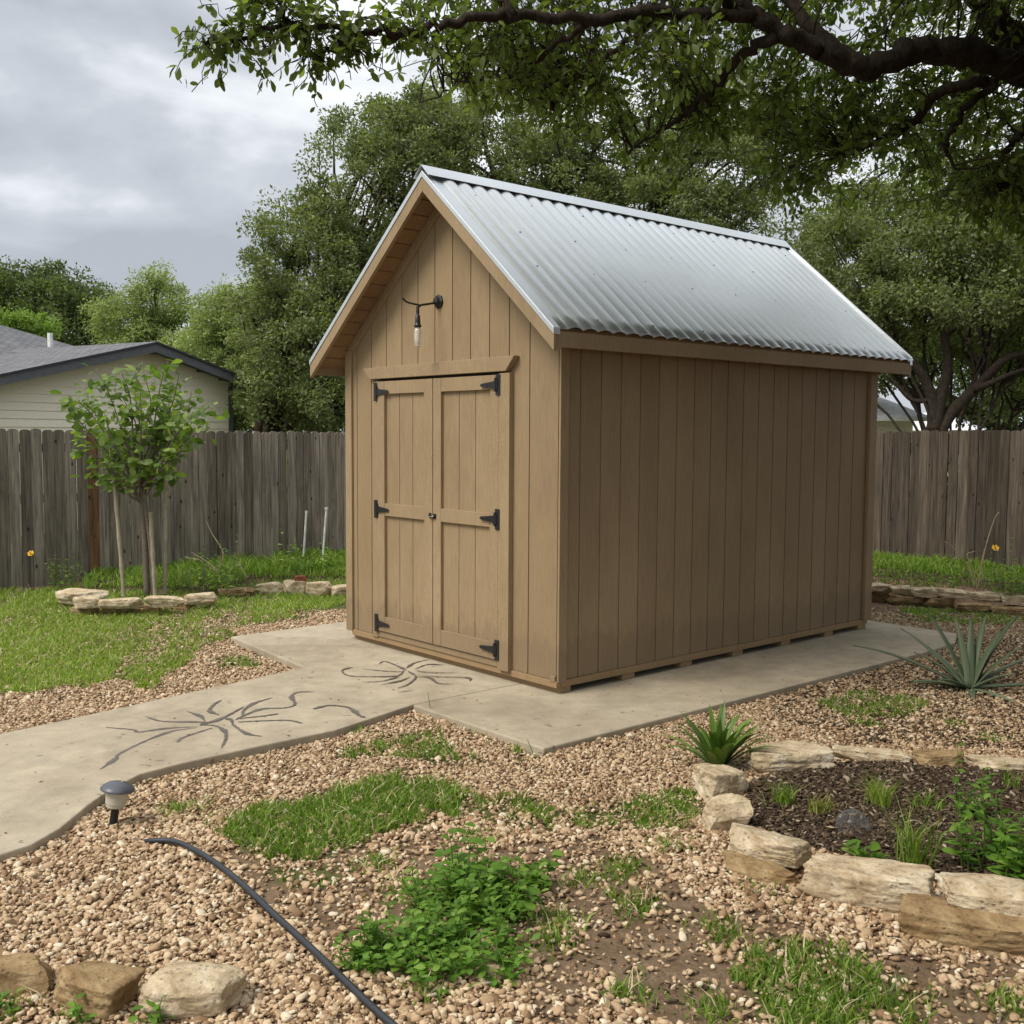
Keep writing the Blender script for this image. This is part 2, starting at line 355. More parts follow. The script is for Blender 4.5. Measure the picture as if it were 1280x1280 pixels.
def gz(P):
    P = np.atleast_2d(P)[:, :2]
    z = wob(P, 1.5, 2)*.012
    def mound(poly, h, q=.12):
        s = np.zeros(len(P))
        for dx, dy in ((0, 0), (q, 0), (-q, 0), (0, q), (0, -q)): s += inpoly(P+np.array([dx, dy]), poly)
        return s/5*h
    z = z+mound(bed, .035)+mound(leftbed, .10)+mound(rightbed, .16)
    return np.where(onslab(P), -.02, z)
xs = np.concatenate([[-400, -150, -60, -30, -18, -12], np.arange(-9, 9.01, .05), [12, 18, 30, 60, 150, 400]])
ys = np.concatenate([[-60, -20, -6, -1], np.arange(1.5, 17.01, .05), [20, 26, 40, 80, 200, 600]])
X, Y = np.meshgrid(xs, ys); GP = np.stack([X.ravel(), Y.ravel()], 1)
Z = gz(GP); nx, ny = len(xs), len(ys)
idx = np.arange(nx*ny).reshape(ny, nx)
q = np.stack([idx[:-1, :-1], idx[:-1, 1:], idx[1:, 1:], idx[1:, :-1]], -1).reshape(-1, 4)
g = build('ground', np.column_stack([GP, Z]), [q], M['ground'], smooth=True); tag(g, kind='structure')
zone = np.zeros((len(GP), 4), np.float32); zone[:, 3] = 1
inl = soft(GP, lawn, .42, 3.2, 1) | soft(GP, fence_strip_l, .2) | soft(GP, fence_strip_r, .2) | (GP[:, 1] > 14.5) | (GP[:, 0] < -6.5)
for pp in patches: inl |= soft(GP, pp, .08)
isb = inpoly(GP, bed) | inpoly(GP, leftbed) | inpoly(GP, rightbed)
isbare = soft(GP, bare, .2, 3) | soft(GP, bare2, .2, 3)
zone[:, 0] = np.where(isbare, .12, .8); zone[:, 0] = np.where(soft(GP, rightmulch, .25, 2), .35, zone[:, 0])
zone[:, 1] = np.where(inl, .75, 0); zone[:, 2] = np.where(isb, .95, 0)
ca = g.data.color_attributes.new('zone', 'FLOAT_COLOR', 'POINT'); ca.data.foreach_set('color', zone.ravel())

# concrete
for nm, poly in (('concrete_slab', slabA), ('concrete_path', slabB)):
    mb = MB(); mb.slab(poly, -.06, ZS); o = mb.build(nm, M['concrete'], bevel=.008); tag(o, kind='structure')
    if nm == 'concrete_path': pth = o
def zA(l): return [(60+x/3.368, 690+y/3.368) for x, y in l]
def zB(l): return [(420+x/3.765, 560+y/3.765) for x, y in l]
seals = [zA(l) for l in [[(220,915),(285,870),(300,850),(400,800),(520,755),(625,740)],[(245,738),(360,748),(380,758),(500,742),(630,735)],
 [(410,692),(480,712),(620,715),(700,715),(740,700)],[(585,670),(640,690),(660,710)],[(545,800),(570,780),(690,740)],[(730,825),(750,780),(740,750),(700,730),(640,728)],
 [(900,775),(840,765),(790,735),(775,720)],[(1070,720),(1010,708),(900,710),(800,715)],[(1125,588),(1050,590),(1025,610),(1040,640),(1000,655),(900,660),(820,690),(790,705)],
 [(945,612),(870,635),(825,665),(820,690)],[(970,680),(900,690),(800,700)],[(730,622),(700,640),(680,668),(720,685)],[(825,650),(740,695),(640,730)],
 [(1115,660),(1180,645),(1250,650),(1280,662),(1315,690),(1338,695)],[(640,728),(660,712)],[(775,720),(770,705),(740,698)]]]
seals += [zB(l) for l in [[(80,1030),(30,1045),(60,1070),(180,1075),(290,1070),(320,1045)],[(200,1015),(230,1003),(290,1025),(330,1045)],[(440,993),(370,1010),(330,1035)],
 [(510,1020),(430,1018),(370,1040)],[(125,1038),(250,1050),(320,1050)],[(120,1100),(220,1095),(300,1072)],[(210,1112),(300,1095),(350,1075)],[(290,1128),(340,1110),(375,1075),(340,1050)],
 [(550,1108),(480,1105),(440,1080),(370,1075)],[(630,1095),(620,1080),(500,1075),(380,1070)],[(560,1055),(440,1055),(370,1045)],[(290,1148),(365,1137)]]]
mb = MB()
for k, s in enumerate(seals):
    pts = spline([G(x, y, ZS+.0012+.0002*k) for x, y in s], 6); n = len(pts); L_, R_ = [], []
    wmx = .012 if k < 16 else .009
    for i, p in enumerate(pts):
        tdir = pts[min(i+1, n-1)]-pts[max(i-1, 0)]; tdir /= np.linalg.norm(tdir)+1e-9; nn = np.array([-tdir[1], tdir[0], 0])
        wd = wmx*(.5+.5*math.sin(i*1.3+k)**2+.8*max(0, math.sin(i*.35+k*2))**4); wd *= min(1, .3+i*.25, .3+(n-1-i)*.25)
        L_.append(p+nn*wd); R_.append(p-nn*wd)
    mb.add(L_+R_, [(i, n+i, n+i+1, i+1) for i in range(n-1)])
mb.build('crack_sealant', M['sealant'], pth)

# ------------------------------------------------------------------ shed
shed = empty('garden_shed', (P0[0], P0[1], ZS), -YAW, label='tan wooden garden shed with double doors and a corrugated metal roof on the concrete slab', cat='shed')
W, L = 2.40, 3.64
sz = -ZS                      # part coordinates below are heights above the ground
def SZ(mb): mb.v = [(x, y, z+sz) for x, y, z in mb.v]; return mb
xr, zr = -1.12, 3.43; xR, zR = .184, 2.298; xL, zL = -2.606, 2.2345
kR = (zr-zR)/(xR-xr); kL = (zr-zL)/(xr-xL)
def roofz(x): return zr-(x-xr)*kR if x > xr else zr-(xr-x)*kL
zb = .13; T = .055            # roof build-up thickness under the sheet
def wallboards(x0, x1, off, top, face, y0, y1):  pass
mb = MB(); gx = -W; edges = [-W]
x = -.02-.2
cuts = [-W]+[v for v in np.arange(-W+.13, -.12, .2)]+[0.0]
for i in range(len(cuts)-1):
    a, b_ = cuts[i]+.0045, cuts[i+1]-.0045
    xsb = [a]+([xr] if a < xr < b_ else [])+[b_]
    top = [(v, roofz(v)-T-.02) for v in xsb]
    mb.prism([(a, zb), (b_, zb)]+top[::-1], 0, .018)
mb.prism([(-W+.004, zb+.02), (-.004, zb+.02), (-.004, roofz(0)-T-.03), (xr, zr-T-.03), (-W+.004, roofz(-W)-T-.03)], .008, .03)
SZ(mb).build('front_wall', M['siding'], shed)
mb = MB(); cuts = [.0035]+list(np.arange(.187, L-.12, .186))+[L]
for i in range(len(cuts)-1):
    mb.box(-.018, 0, cuts[i]+.005+(.018 if i == 0 else 0), cuts[i+1]-.005, zb, roofz(0)-T-.01)
mb.box(-.03, -.008, .03, L-.01, zb+.02, roofz(0)-T-.02)
SZ(mb).build('side_wall', M['siding'], shed)
mb = MB(); mb.box(-W, -W+.02, .03, L, zb, roofz(-W)-T-.01); SZ(mb).build('side_wall', M['siding'], shed)
mb = MB(); mb.prism([(-W+.02, zb), (-.03, zb), (-.03, roofz(0)-T-.03), (xr, zr-T-.03), (-W+.02, roofz(-W)-T-.03)], L-.018, L-.002); SZ(mb).build('back_wall', M['siding'], shed)
# trims
for x0, x1, y0, y1, z0, z1 in ((-W-.012, -W+.075, -.02, -.001, .115, roofz(-W)-T-.03), (-W-.018, -W-.001, .0, .09, .115, roofz(-W)-T-.03),
                           (.001, .018, -.001, .072, .115, roofz(0)-T-.03), (-.045, -.001, -.016, -.001, .122, .16),
                           (.001, .03, L-.085, L+.02, .115, roofz(0)-T-.03)):
    mb = MB(); mb.box(x0, x1, y0, y1, z0, z1); SZ(mb).build('corner_trim', M['trim'], shed, bevel=.003)
# rim joists and skids
for bx in ((-W+.06, .012, -.012, .026), (-.026, .012, .030, L-.01), (-W+.01, -W+.05, .03, L-.01)):
    mb = MB(); mb.box(bx[0], bx[1], bx[2], bx[3], .085, .127); SZ(mb).build('rim_joist', M['lumber'], shed, bevel=.003)
for y in (0.0, .60, 1.2, 1.79, 2.4, 3.0, 3.50):
    mb = MB(); mb.box(-W+.03, .006, y+(.028 if y == 0 else 0), y+.12, ZS, .0845); SZ(mb).build('skid', M['lumber'], shed, bevel=.004)
mb = MB(); mb.box(-W+.06, -.03, .03, L-.03, .09, .125); SZ(mb).build('floor', M['dark'], shed)
# roof: corrugated sheets
yF, yB = -.219, L+.283
def sheet(side):
    pitch = .128; flat = .11; ysn = []
    ysn = list(np.arange(yF, yF+flat, .05))+list(np.arange(yF+flat, yB, pitch/22))+[yB]
    ysn = np.array(ysn); hh = np.where(ysn < yF+flat, .0, .020*np.abs(np.sin((ysn-yF-flat)*math.pi/pitch))**.8)
    ns = 14; ss = np.linspace(0, 1, ns); V = []
    ex, ez = (xR, zR) if side > 0 else (xL, zL)
    d = np.array([ex-xr, ez-zr]); ln = np.linalg.norm(d); nrm = np.array([-d[1], d[0]])*side/ln
    if nrm[1] < 0: nrm = -nrm
    for s in ss:
        for i, y in enumerate(ysn):
            jit = .0012*math.sin(s*9+y*3)
            V.append((xr+d[0]*s+nrm[0]*(hh[i]+jit), y, zr+d[1]*s+nrm[1]*(hh[i]+jit)))
    n = len(ysn); I = np.arange(ns*n).reshape(ns, n)
    Q = np.stack([I[:-1, :-1], I[:-1, 1:], I[1:, 1:], I[1:, :-1]], -1).reshape(-1, 4)
    if side < 0: Q = Q[:, ::-1]
    V = np.array(V); V[:, 2] += sz
    o = build('roof_panel', V, [Q], M['metal'], shed, smooth=True)
    so = o.modifiers.new('thick', 'SOLIDIFY'); so.thickness = .0015
    # screws: one small domed head copied over the sheet
    first = None
    for s in (.14, .38, .62, .94):
        for y in np.arange(yF+.18+pitch/2+(.1 if s in (.38, .94) else 0), yB-.1, pitch*4):
            y = yF+flat+pitch*(round((y-yF-flat)/pitch)+.5); c = (xr+d[0]*s+nrm[0]*.0198, y, zr+d[1]*s+nrm[1]*.0198+sz)
            if first is None: mb = MB(); mb.lathe([(.008, 0), (.008, .0015), (.0045, .002), (.004, .006)], 6); q_ = first = mb.build('screw', M['screw'], o)
            else: q_ = link(first.copy(), o)
            q_.location = c; q_.rotation_euler = (0, math.atan2(nrm[0], nrm[1]), 0)
    return d, ln, nrm
dR, lR, nR = sheet(1); dL, lL, nL = sheet(-1)
# ridge cap
mb = MB(); cap = []
for (d, ln, nrm) in ((dL, lL, nL), (dR, lR, nR)):
    cap.append((xr+d[0]/ln*.085+nrm[0]*.030, zr+d[1]/ln*.085+nrm[1]*.030))
top = (xr, zr+.047); b2 = [(cap[0][0]+.002, cap[0][1]-.003), (xr, zr+.044), (cap[1][0]-.002, cap[1][1]-.003)]
mb.prism([cap[0], b2[0], b2[1], b2[2], cap[1], top], yF-.012, yB+.01); SZ(mb).build('ridge_cap', M['metal'], shed)
# rake trims (metal), fascias, soffits
def rake(ex, ez, y0, y1, t0, t1, name, matl, xin=0.0, cut=True):
    d = np.array([ex-xr, ez-zr]); ln = np.linalg.norm(d); nrm = np.array([-d[1], d[0]])/ln
    if nrm[1] < 0: nrm = -nrm
    c = math.hypot(1, d[1]/d[0])
    tp = lambda off: (xr, zr+off*c)
    ed = lambda off: (ex, ez+off*c)
    mb = MB(); mb.prism([tp(t0), ed(t0), ed(t1), tp(t1)] if ex > xr else [ed(t0), tp(t0), tp(t1), ed(t1)], y0, y1)
    return SZ(mb).build(name, matl, shed, bevel=.002)
for ex, ez in ((xR, zR), (xL, zL)):
    rake(ex, ez, yF-.006, yF+.05, -.024, .006, 'rake_trim', M['metal'])
    rake(ex, ez, yB-.03, yB+.006, -.020, .030, 'rake_trim', M['metal'])
    rake(ex+(-.003 if ex > xr else .003), ez, yF, yF+.03, -.098, -.0245, 'rake_fascia', M['trim'])
    rake(ex+(-.003 if ex > xr else .003), ez, yB-.035, yB-.005, -.098, -.0205, 'rake_fascia', M['trim'])
mb = MB(); mb.box(xR-.032, xR-.004, yF+.031, yB-.036, zR-.105, zR-.012); SZ(mb).build('eave_fascia', M['trim'], shed, bevel=.002)
mb = MB(); mb.box(xL+.004, xL+.032, yF+.031, yB-.036, zL-.105, zL-.012); SZ(mb).build('eave_fascia', M['trim'], shed, bevel=.002)
for side, (ex, ez) in ((1, (xR, zR)), (-1, (xL, zL))):
    d = np.array([ex-xr, ez-zr]); ln = np.linalg.norm(d); c = math.hypot(1, d[1]/d[0])
    mb = MB(); k = 0; s = .004
    while s < ln-.03:
        s2 = min(s+.135, ln-.03); xa, xb = xr+d[0]*s/ln, xr+d[0]*(s2-.012)/ln
        za, zb_ = zr+d[1]*s/ln, zr+d[1]*(s2-.012)/ln
        p = [(xa, za-T*c), (xb, zb_-T*c), (xb, zb_-(T-.015)*c), (xa, za-(T-.015)*c)]
        mb.prism(p if side > 0 else p[::-1], yF+.031, yB-.036); s = s2
    SZ(mb).build('soffit', M['soffit'], shed)
    # deck over the boards
    p = [(xr, zr-(T-.016)*c), (ex-.005*side, ez-(T-.016)*c), (ex-.005*side, ez-.02*c), (xr, zr-.02*c)]
    mb = MB(); mb.prism(p if side > 0 else p[::-1], yF+.031, yB-.036); SZ(mb).build('roof_deck', M['lumber'], shed)
    # frieze along the wall head
    wx = 0 if side > 0 else -W
    dz = roofz(wx)
    q = [(xr, zr-(T+.075)*c), (wx, dz-(T+.075)*c), (wx, dz-(T+.001)*c), (xr, zr-(T+.001)*c)]
    if side < 0:
        mb = MB(); mb.prism(q[::-1], -.012, -.001); SZ(mb).build('frieze_board', M['trim'], shed, bevel=.002)
# doors
def doorleaf(x0, x1, stile, hingeleft):
    d = MB(); z0, z1 = .178, 2.062
    cuts = np.linspace(x0+.02, x1-.02, 5)
    inner0, inner1 = (x0+stile[0], x1-stile[1]); nb = 3; cw = (inner1-inner0)/nb
    for i in range(nb):
        d.box(inner0+cw*i-(.02 if i == 0 else -.003), inner0+cw*(i+1)+(.02 if i == nb-1 else -.003), -.012, -.002, z0+.02, z1-.02)
    root = SZ(d).build('door', M['siding'], shed)
    pcs = [(x0, inner0, z0, z1), (inner1, x1, z0, z1)]
    for a, b_, c0, c1 in pcs:
        mb = MB(); mb.box(a, b_, -.036, -.0125, c0, c1); SZ(mb).build('door_stile', M['trim'], root, bevel=.002)
    for c0, c1 in ((z0, .292), (1.06, 1.152), (1.968, z1)):
        mb = MB(); mb.box(inner0+.0015, inner1-.0015, -.035, -.0125, c0, c1); SZ(mb).build('door_rail', M['trim'], root, bevel=.002)
    return root
dl = doorleaf(-1.955, -1.252, (.105, .10), True); dr = doorleaf(-1.244, -.535, (.09, .085), False)
mb = MB(); mb.box(-.530, -.422, -.040, -.001, .118, 2.07); SZ(mb).build('door_jamb', M['trim'], shed, bevel=.003)
mb = MB(); mb.box(-2.03, -1.961, -.024, -.001, .118, 2.07); SZ(mb).build('door_jamb', M['trim'], shed, bevel=.003)
mb = MB(); mb.box(-1.96, -.532, -.022, -.001, .128, .172); SZ(mb).build('door_sill', M['trim'], shed, bevel=.003)
mb = MB(); mb.prism([(-2.035, 2.082), (-.455, 2.082), (-.368, 2.178), (-2.112, 2.165)], -.048, -.001); SZ(mb).build('door_header', M['trim'], shed, bevel=.003)
mb = MB(); mb.box(-1.94, -.55, -.010, -.003, 2.0635, 2.0815); SZ(mb).build('door_gap', M['dark'], shed)
def hinge(px_, z, s, parent, k):
    mb = MB(); y = -.0375 if s > 0 else -.0415
    mb.box(px_-.021, px_+.021, y-.0045, y, z-.068, z+.068)
    # strap tapers away from the barrel
    a, b_ = px_+s*.0, px_+s*.165
    P = [(a, z-.034), (px_+s*.05, z-.021), (b_, z-.010), (b_+s*.012, z), (b_, z+.010), (px_+s*.05, z+.021), (a, z+.034)]
    if s < 0: P = P[::-1]
    mb.prism(P, y-.0095, y-.005)
    mb.tube([(px_+s*.02, y-.008, z-.045), (px_+s*.02, y-.008, z+.045)], .008, 8)
    for zz in (z-.05, z+.05): mb.lathe([(.006, 0), (.004, .003)], 8, Matrix.Translation((px_-s*.004, y-.0045, zz)) @ Matrix.Rotation(math.pi/2, 4, 'X'))
    for xx in (.10, .155): mb.lathe([(.005, 0), (.003, .003)], 8, Matrix.Translation((px_+s*xx, y-.0095, z)) @ Matrix.Rotation(math.pi/2, 4, 'X'))
    SZ(mb).build('hinge', M['black'], parent)
for z in (1.985, 1.105, .235):
    hinge(-1.958, z+(.0 if z > 1.5 else 0), 1, dl, 0); hinge(-.532, z+.012, -1, dr, 0)
mb = MB(); mb.box(-1.285, -1.262, -.042, -.0365, 1.08, 1.115); mb.box(-1.238, -1.205, -.042, -.0365, 1.078, 1.112)
mb.tube([(-1.28, -.046, 1.10), (-1.25, -.05, 1.088), (-1.21, -.048, 1.094)], .006, 8); SZ(mb).build('latch', M['black'], dr)
mb = MB(); mb.tube([(-1.276, -.044, 1.092), (-1.262, -.056, 1.088), (-1.226, -.056, 1.092), (-1.22, -.045, 1.10)], .0035, 6); SZ(mb).build('latch_hook', M['chrome'], dr)
# wall lamp
RX = Matrix.Rotation(math.pi/2, 4, 'X')
mb = MB(); mb.lathe([(.048, 0), (.048, .012), (.040, .018), (.030, .020), (.028, .034), (.014, .038)], 8, Matrix.Translation((-1.22, -.001, 2.595)) @ RX); lamp = SZ(mb).build('wall_lamp', M['black'], shed)
mb = MB(); mb.tube(spline([(-1.22, -.03, 2.585), (-1.22, -.10, 2.57), (-1.22, -.165, 2.555), (-1.22, -.185, 2.53)], 5), .0085, 8); mb.tube(spline([(-1.22, -.175, 2.558), (-1.22, -.24, 2.563), (-1.22, -.285, 2.573), (-1.22, -.31, 2.595)], 5), .0065, 8); SZ(mb).build('arm', M['black'], lamp, smooth=True)
mb = MB(); mb.lathe([(.010, 2.548), (.012, 2.51), (.010, 2.49), (.016, 2.485), (.019, 2.44), (.019, 2.425), (.025, 2.422), (.025, 2.408), (.018, 2.404)][::-1], 14, Matrix.Translation((-1.22, -.185, 0))); SZ(mb).build('socket', M['black'], lamp, smooth=True)
mb = MB(); mb.lathe([(.002, 2.268), (.012, 2.272), (.021, 2.286), (.0235, 2.32), (.0235, 2.38), (.016, 2.403)], 16, Matrix.Translation((-1.22, -.185, 0))); m, t, b = mat('bulb_glass', .12, spec=.9); b.inputs['Transmission Weight'].default_value = .55; b.inputs['Base Color'].default_value = (.9, .87, .78, 1)
SZ(mb).build('bulb', m, lamp, smooth=True)

# ------------------------------------------------------------------ fences (shed-frame lines x=-7.2 and y=7.9)
def fence(name, p0, p1, h0, h1, pw, label, special=None, wood='fence'):
    d = p1-p0; ln = np.linalg.norm(d[:2]); ang = math.atan2(d[1], d[0])
    root = empty(name, (p0[0], p0[1], 0), ang, label=label, cat='fence')
    n = int(ln/pw); mb = MB(); red = MB(); r = random.Random(len(label))
    for i in range(n):
        x0 = i*pw+r.uniform(-.002, .002); x1 = x0+pw-.004-r.choice([0, 0, .001, .004]); h = h0+(h1-h0)*i/n+r.uniform(-.012, .012)
        y0 = r.uniform(-.006, .006); lean = r.uniform(-.006, .006); c = .026
        tgt = red if special and i in special else mb
        P = [(x0, -.02), (x1, -.02), (x1+lean, h-c), (x1-.012+lean, h-.008), (x1-c-.01+lean, h), (x0+c+.01+lean, h), (x0+.012+lean, h-.008), (x0+lean, h-c)]
        tgt.prism(P, y0-.009, y0+.009)
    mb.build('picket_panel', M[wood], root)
    if red.v: tag(red.build('picket', M['fence_red'], root), label='newer reddish brown picket')
    for z in (.3, .95, 1.5):
        mb = MB(); mb.box(0, ln, .018, .055, z-.045, z+.045); mb.build('rail', M['fence'], root)
    for i in range(int(ln/2.4)+1):
        mb = MB(); mb.box(i*2.4-.045, i*2.4+.045, .056, .146, -.02, 1.55); mb.build('post', M['fence'], root)
    return root
cor = LW(-7.2, 7.9)
# pickets face the yard: local -y must point at the camera side
fence('wooden_fence', LW(-7.2, -6.0), cor, 1.70, 1.68, .118, 'weathered grey wooden picket fence behind the sapling, on the left of the shed', special=(48,))
fence('wooden_fence', cor, LW(4.5, 7.9), 1.66, 1.84, .122, 'weathered grey wooden picket fence behind the agave, on the right of the shed', wood='fence_shade_painted')

# ------------------------------------------------------------------ neighbour houses
m, t, b = mat('lap_siding', .7); c = ramp(t, ntex(t, 30, 4), [(.3, (.80, .735, .585)), (.7, (.86, .80, .66))]); t.links.new(c, b.inputs['Base Color']); M['lap'] = m
M['gray_trim'] = simple('grey_trim_paint', (.10, .105, .115), .6)
m, t, b = mat('shingles', .95, spec=.1)
tc = t.nodes.new('ShaderNodeTexCoord'); br = t.nodes.new('ShaderNodeTexBrick'); t.links.new(tc.outputs['Object'], br.inputs['Vector'])
br.inputs['Scale'].default_value = 3.2; br.inputs['Color1'].default_value = (.13, .13, .14, 1); br.inputs['Color2'].default_value = (.20, .20, .21, 1); br.inputs['Mortar'].default_value = (.06, .06, .065, 1); br.inputs['Mortar Size'].default_value = .02
c = mixc(t, .5, br.outputs[0], ramp(t, ntex(t, 40, 4), [(.3, .6), (.7, 1.3)]), 'MULTIPLY'); t.links.new(c, b.inputs['Base Color']); M['shingle'] = m
M['pale_shingle'] = simple('pale_shingles', (.62, .62, .62), .9, scale=8)
M['white'] = simple('white_paint', (.75, .75, .73), .6)
hx = empty('neighbour_house', (-.346*17, 17, 0), math.atan2(.869, .495), label='beige clapboard house with grey shingle roof beyond the left fence', cat='house')
kz = .236; zap = 3.05; sr_, sl_ = 2.317, -4.5
# walls: lapped boards
mb = MB(); xw0, xw1 = -4.0, 1.95; z = .2
while z < 3.0:
    z2 = z+.118; lim = (zap-.10-z)/kz
    a, b_ = max(xw0, -lim), min(xw1, lim)
    if b_ > a: mb.hexa([(a, -.022, z), (b_, -.022, z), (b_, .02, z), (a, .02, z), (a, -.006, z2+.002), (b_, -.006, z2+.002), (b_, .02, z2+.002), (a, .02, z2+.002)])
    z = z2
mb.build('wall', M['lap'], hx)
mb = MB(); mb.box(xw1, xw1+.02, .02, 6, 0, 2.5); mb.box(xw0, xw1, 5.9, 6, 0, 2.4); mb.build('wall', M['lap'], hx)
mb = MB(); mb.box(xw1-.07, xw1+.03, -.035, -.023, 0, zap-kz*xw1-.12); mb.build('corner_trim', M['gray_trim'], hx)
for s0, s1 in ((0, sr_), (0, sl_)):
    mb = MB(); q = [(s0, zap-.13), (s1, zap-kz*abs(s1)-.13), (s1, zap-kz*abs(s1)), (s0, zap)]; q = q if s1 > 0 else q[::-1]
    mb.prism(q, -.36, -.32); mb.build('rake_fascia', M['gray_trim'], hx)
    mb = MB(); q = [(s0, zap-.06), (s1, zap-kz*abs(s1)-.06), (s1, zap-kz*abs(s1)-.03), (s0, zap-.03)]; q = q if s1 > 0 else q[::-1]; mb.prism(q, -.319, 6.2); mb.build('soffit', M['gray_trim'], hx)
    mb = MB(); q = [(s0, zap+.004), (s1*1.01, zap-kz*abs(s1)*1.01+.004), (s1*1.01, zap-kz*abs(s1)*1.01+.03), (s0, zap+.03)]; q = q if s1 > 0 else q[::-1]
    mb.prism(q, -.39, 6.3); mb.build('roof', M['shingle'], hx)
# main hip roof behind
inv = hx.matrix_basis.inverted() if False else (Matrix.Translation((-.346*17, 17, 0)) @ Matrix.Rotation(math.atan2(.869, .495), 4, 'Z')).inverted()
Aw, Bw, Qw = A(0, 406, 20), A(112, 438, 21), Vector((-7.3, 18.2, 2.55))
Aw, Bw = Vector(Aw), Vector(Bw)
n_ = (Bw-Aw).cross(Qw-Aw).normalized(); n_ = n_ if n_.z > 0 else -n_
pl = lambda x, y: Vector((x, y, Aw.z-(n_.x*(x-Aw.x)+n_.y*(y-Aw.y))/n_.z))
dAB = (Bw-Aw); C0 = Aw-dAB*2.2; E1 = Bw+dAB*1.6; F0 = pl(-9.5, 15.2); F1 = pl(-5.2, 19.5); F2 = pl(-14.5, 13)
tp = [C0, E1, F1, Qw, F0, F2]
mb = MB(); n = len(tp); vs = [inv @ v for v in tp]+[inv @ (v-Vector((0, 0, .08))) for v in tp]
mb.add(vs, [tuple(range(n)), tuple(range(2*n-1, n-1, -1))]+[(i, (i+1) % n, (i+1) % n+n, i+n) for i in range(n)])
bk = [C0, C0+Vector((-3, 4, -1.6)), E1+Vector((-1, 3, -.6)), E1]; vs = [inv @ v for v in bk]; mb.add(vs, [(0, 1, 2, 3)])
mr_ = mb.build('roof', M['shingle'], hx)
pv = pl(*A(20, 448, 17.8)[:2]); v = inv @ pv; mb = MB(); mb.box(v.x-.10, v.x+.10, v.y-.1, v.y+.1, v.z-.05, v.z+.09); mb.box(v.x-.2, v.x+.2, v.y-.2, v.y+.2, v.z-.03, v.z+.02); mb.build('roof_vent', M['gray_trim'], mr_)
pv = pl(*A(63, 432, 19.8)[:2]); v = inv @ pv; mb = MB(); mb.tube([(v.x, v.y, v.z-.1), (v.x, v.y, v.z+.26)], .05, 10); mb.build('vent_pipe', M['white'], mr_)

h2 = empty('neighbour_house', (A(1120, 560, 28)[0], 28, 0), math.radians(8), label='cream house with pale shingle roof seen past the right end of the shed', cat='house')
mb = MB(); mb.box(-4.5, .45, 0, 5, 0, 2.15); mb.build('wall', M['lap'], h2)
mb = MB(); mb.box(-.55, .25, -.04, -.002, 0, 1.95); mb.build('garage_door', simple('cream_panel', (.7, .62, .48)), h2)
mb = MB(); mb.box(-1.02, -.80, -.03, -.002, 1.2, 1.95); mb.build('window', M['white'], h2)
mb = MB(); mb.box(-.99, -.83, -.035, -.031, 1.25, 1.9); mb.build('pane', M['dark'], h2)
mb = MB(); mb.prism([(-5, 0), (5, 0), (5, 1), (-5, 1)], 0, .01); mb = MB()
mb.hexa([(-4.9, -.35, 2.16), (.8, -.35, 2.16), (.8, 5.3, 2.16), (-4.9, 5.3, 2.16), (-3.0, 2.4, 3.35), (-.9, 2.4, 3.35), (-.9, 2.5, 3.35), (-3.0, 2.5, 3.35)]); mb.build('roof', M['pale_shingle'], h2)
mb = MB(); mb.box(-4.9, .8, -.45, -.352, 2.06, 2.17); mb.build('gutter', M['white'], h2)
h3 = empty('neighbour_house', (A(1203, 560, 34)[0], 34, 0), .1, label='distant pale roofed outbuilding seen over the right fence beside the dark oak trunk', cat='house')
mb = MB(); mb.box(-.7, .5, 0, 3, 0, 1.85); mb.build('wall', M['lap'], h3)
mb = MB(); mb.hexa([(-.9, -.2, 1.86), (.6, -.2, 1.86), (.6, 3.2, 1.86), (-.9, 3.2, 1.86), (-.5, 1.4, 2.45), (-.2, 1.4, 2.45), (-.2, 1.6, 2.45), (-.5, 1.6, 2.45)]); mb.build('roof', M['pale_shingle'], h3)

# ------------------------------------------------------------------ foliage tools
def unit(a): return a/(np.linalg.norm(a, axis=-1, keepdims=True)+1e-9)
def leafmesh(P, D, Nn, Ln, Wd, fold=.15, lobed=False):
    """leaf blades: base P, direction D, normal Nn"""
    S = unit(np.cross(D, Nn)); Nn = unit(np.cross(S, D)); Ln = Ln[:, None]; Wd = Wd[:, None]; n = len(P)
    if not lobed:
        v = np.stack([P, P+D*Ln*.45+S*Wd*.5+Nn*Wd*fold, P+D*Ln, P+D*Ln*.45-S*Wd*.5+Nn*Wd*fold], 1)
        i = np.arange(n)[:, None]*4
        return v.reshape(-1, 3), [np.concatenate([i+np.array([[0, 1, 2]]), i+np.array([[0, 2, 3]])])]
    dr = -Nn*Ln*.12
    v = np.stack([P, P+D*Ln*.3+S*Wd*.32+Nn*Wd*fold, P+D*Ln*.62+S*Wd*.5+Nn*Wd*fold+dr*.3, P+D*Ln*.86+S*Wd*.3+dr*.7, P+D*Ln+dr,
                  P+D*Ln*.86-S*Wd*.3+dr*.7, P+D*Ln*.62-S*Wd*.5+Nn*Wd*fold+dr*.3, P+D*Ln*.3-S*Wd*.32+Nn*Wd*fold, P+D*Ln*.6+dr*.2], 1)
    i = np.arange(n)[:, None]*9
    return v.reshape(-1, 3), [np.concatenate([i+np.array([[0, 1, 2, 8]]), i+np.array([[8, 2, 3, 4]]), i+np.array([[8, 4, 5, 6]]), i+np.array([[0, 8, 6, 7]])])]
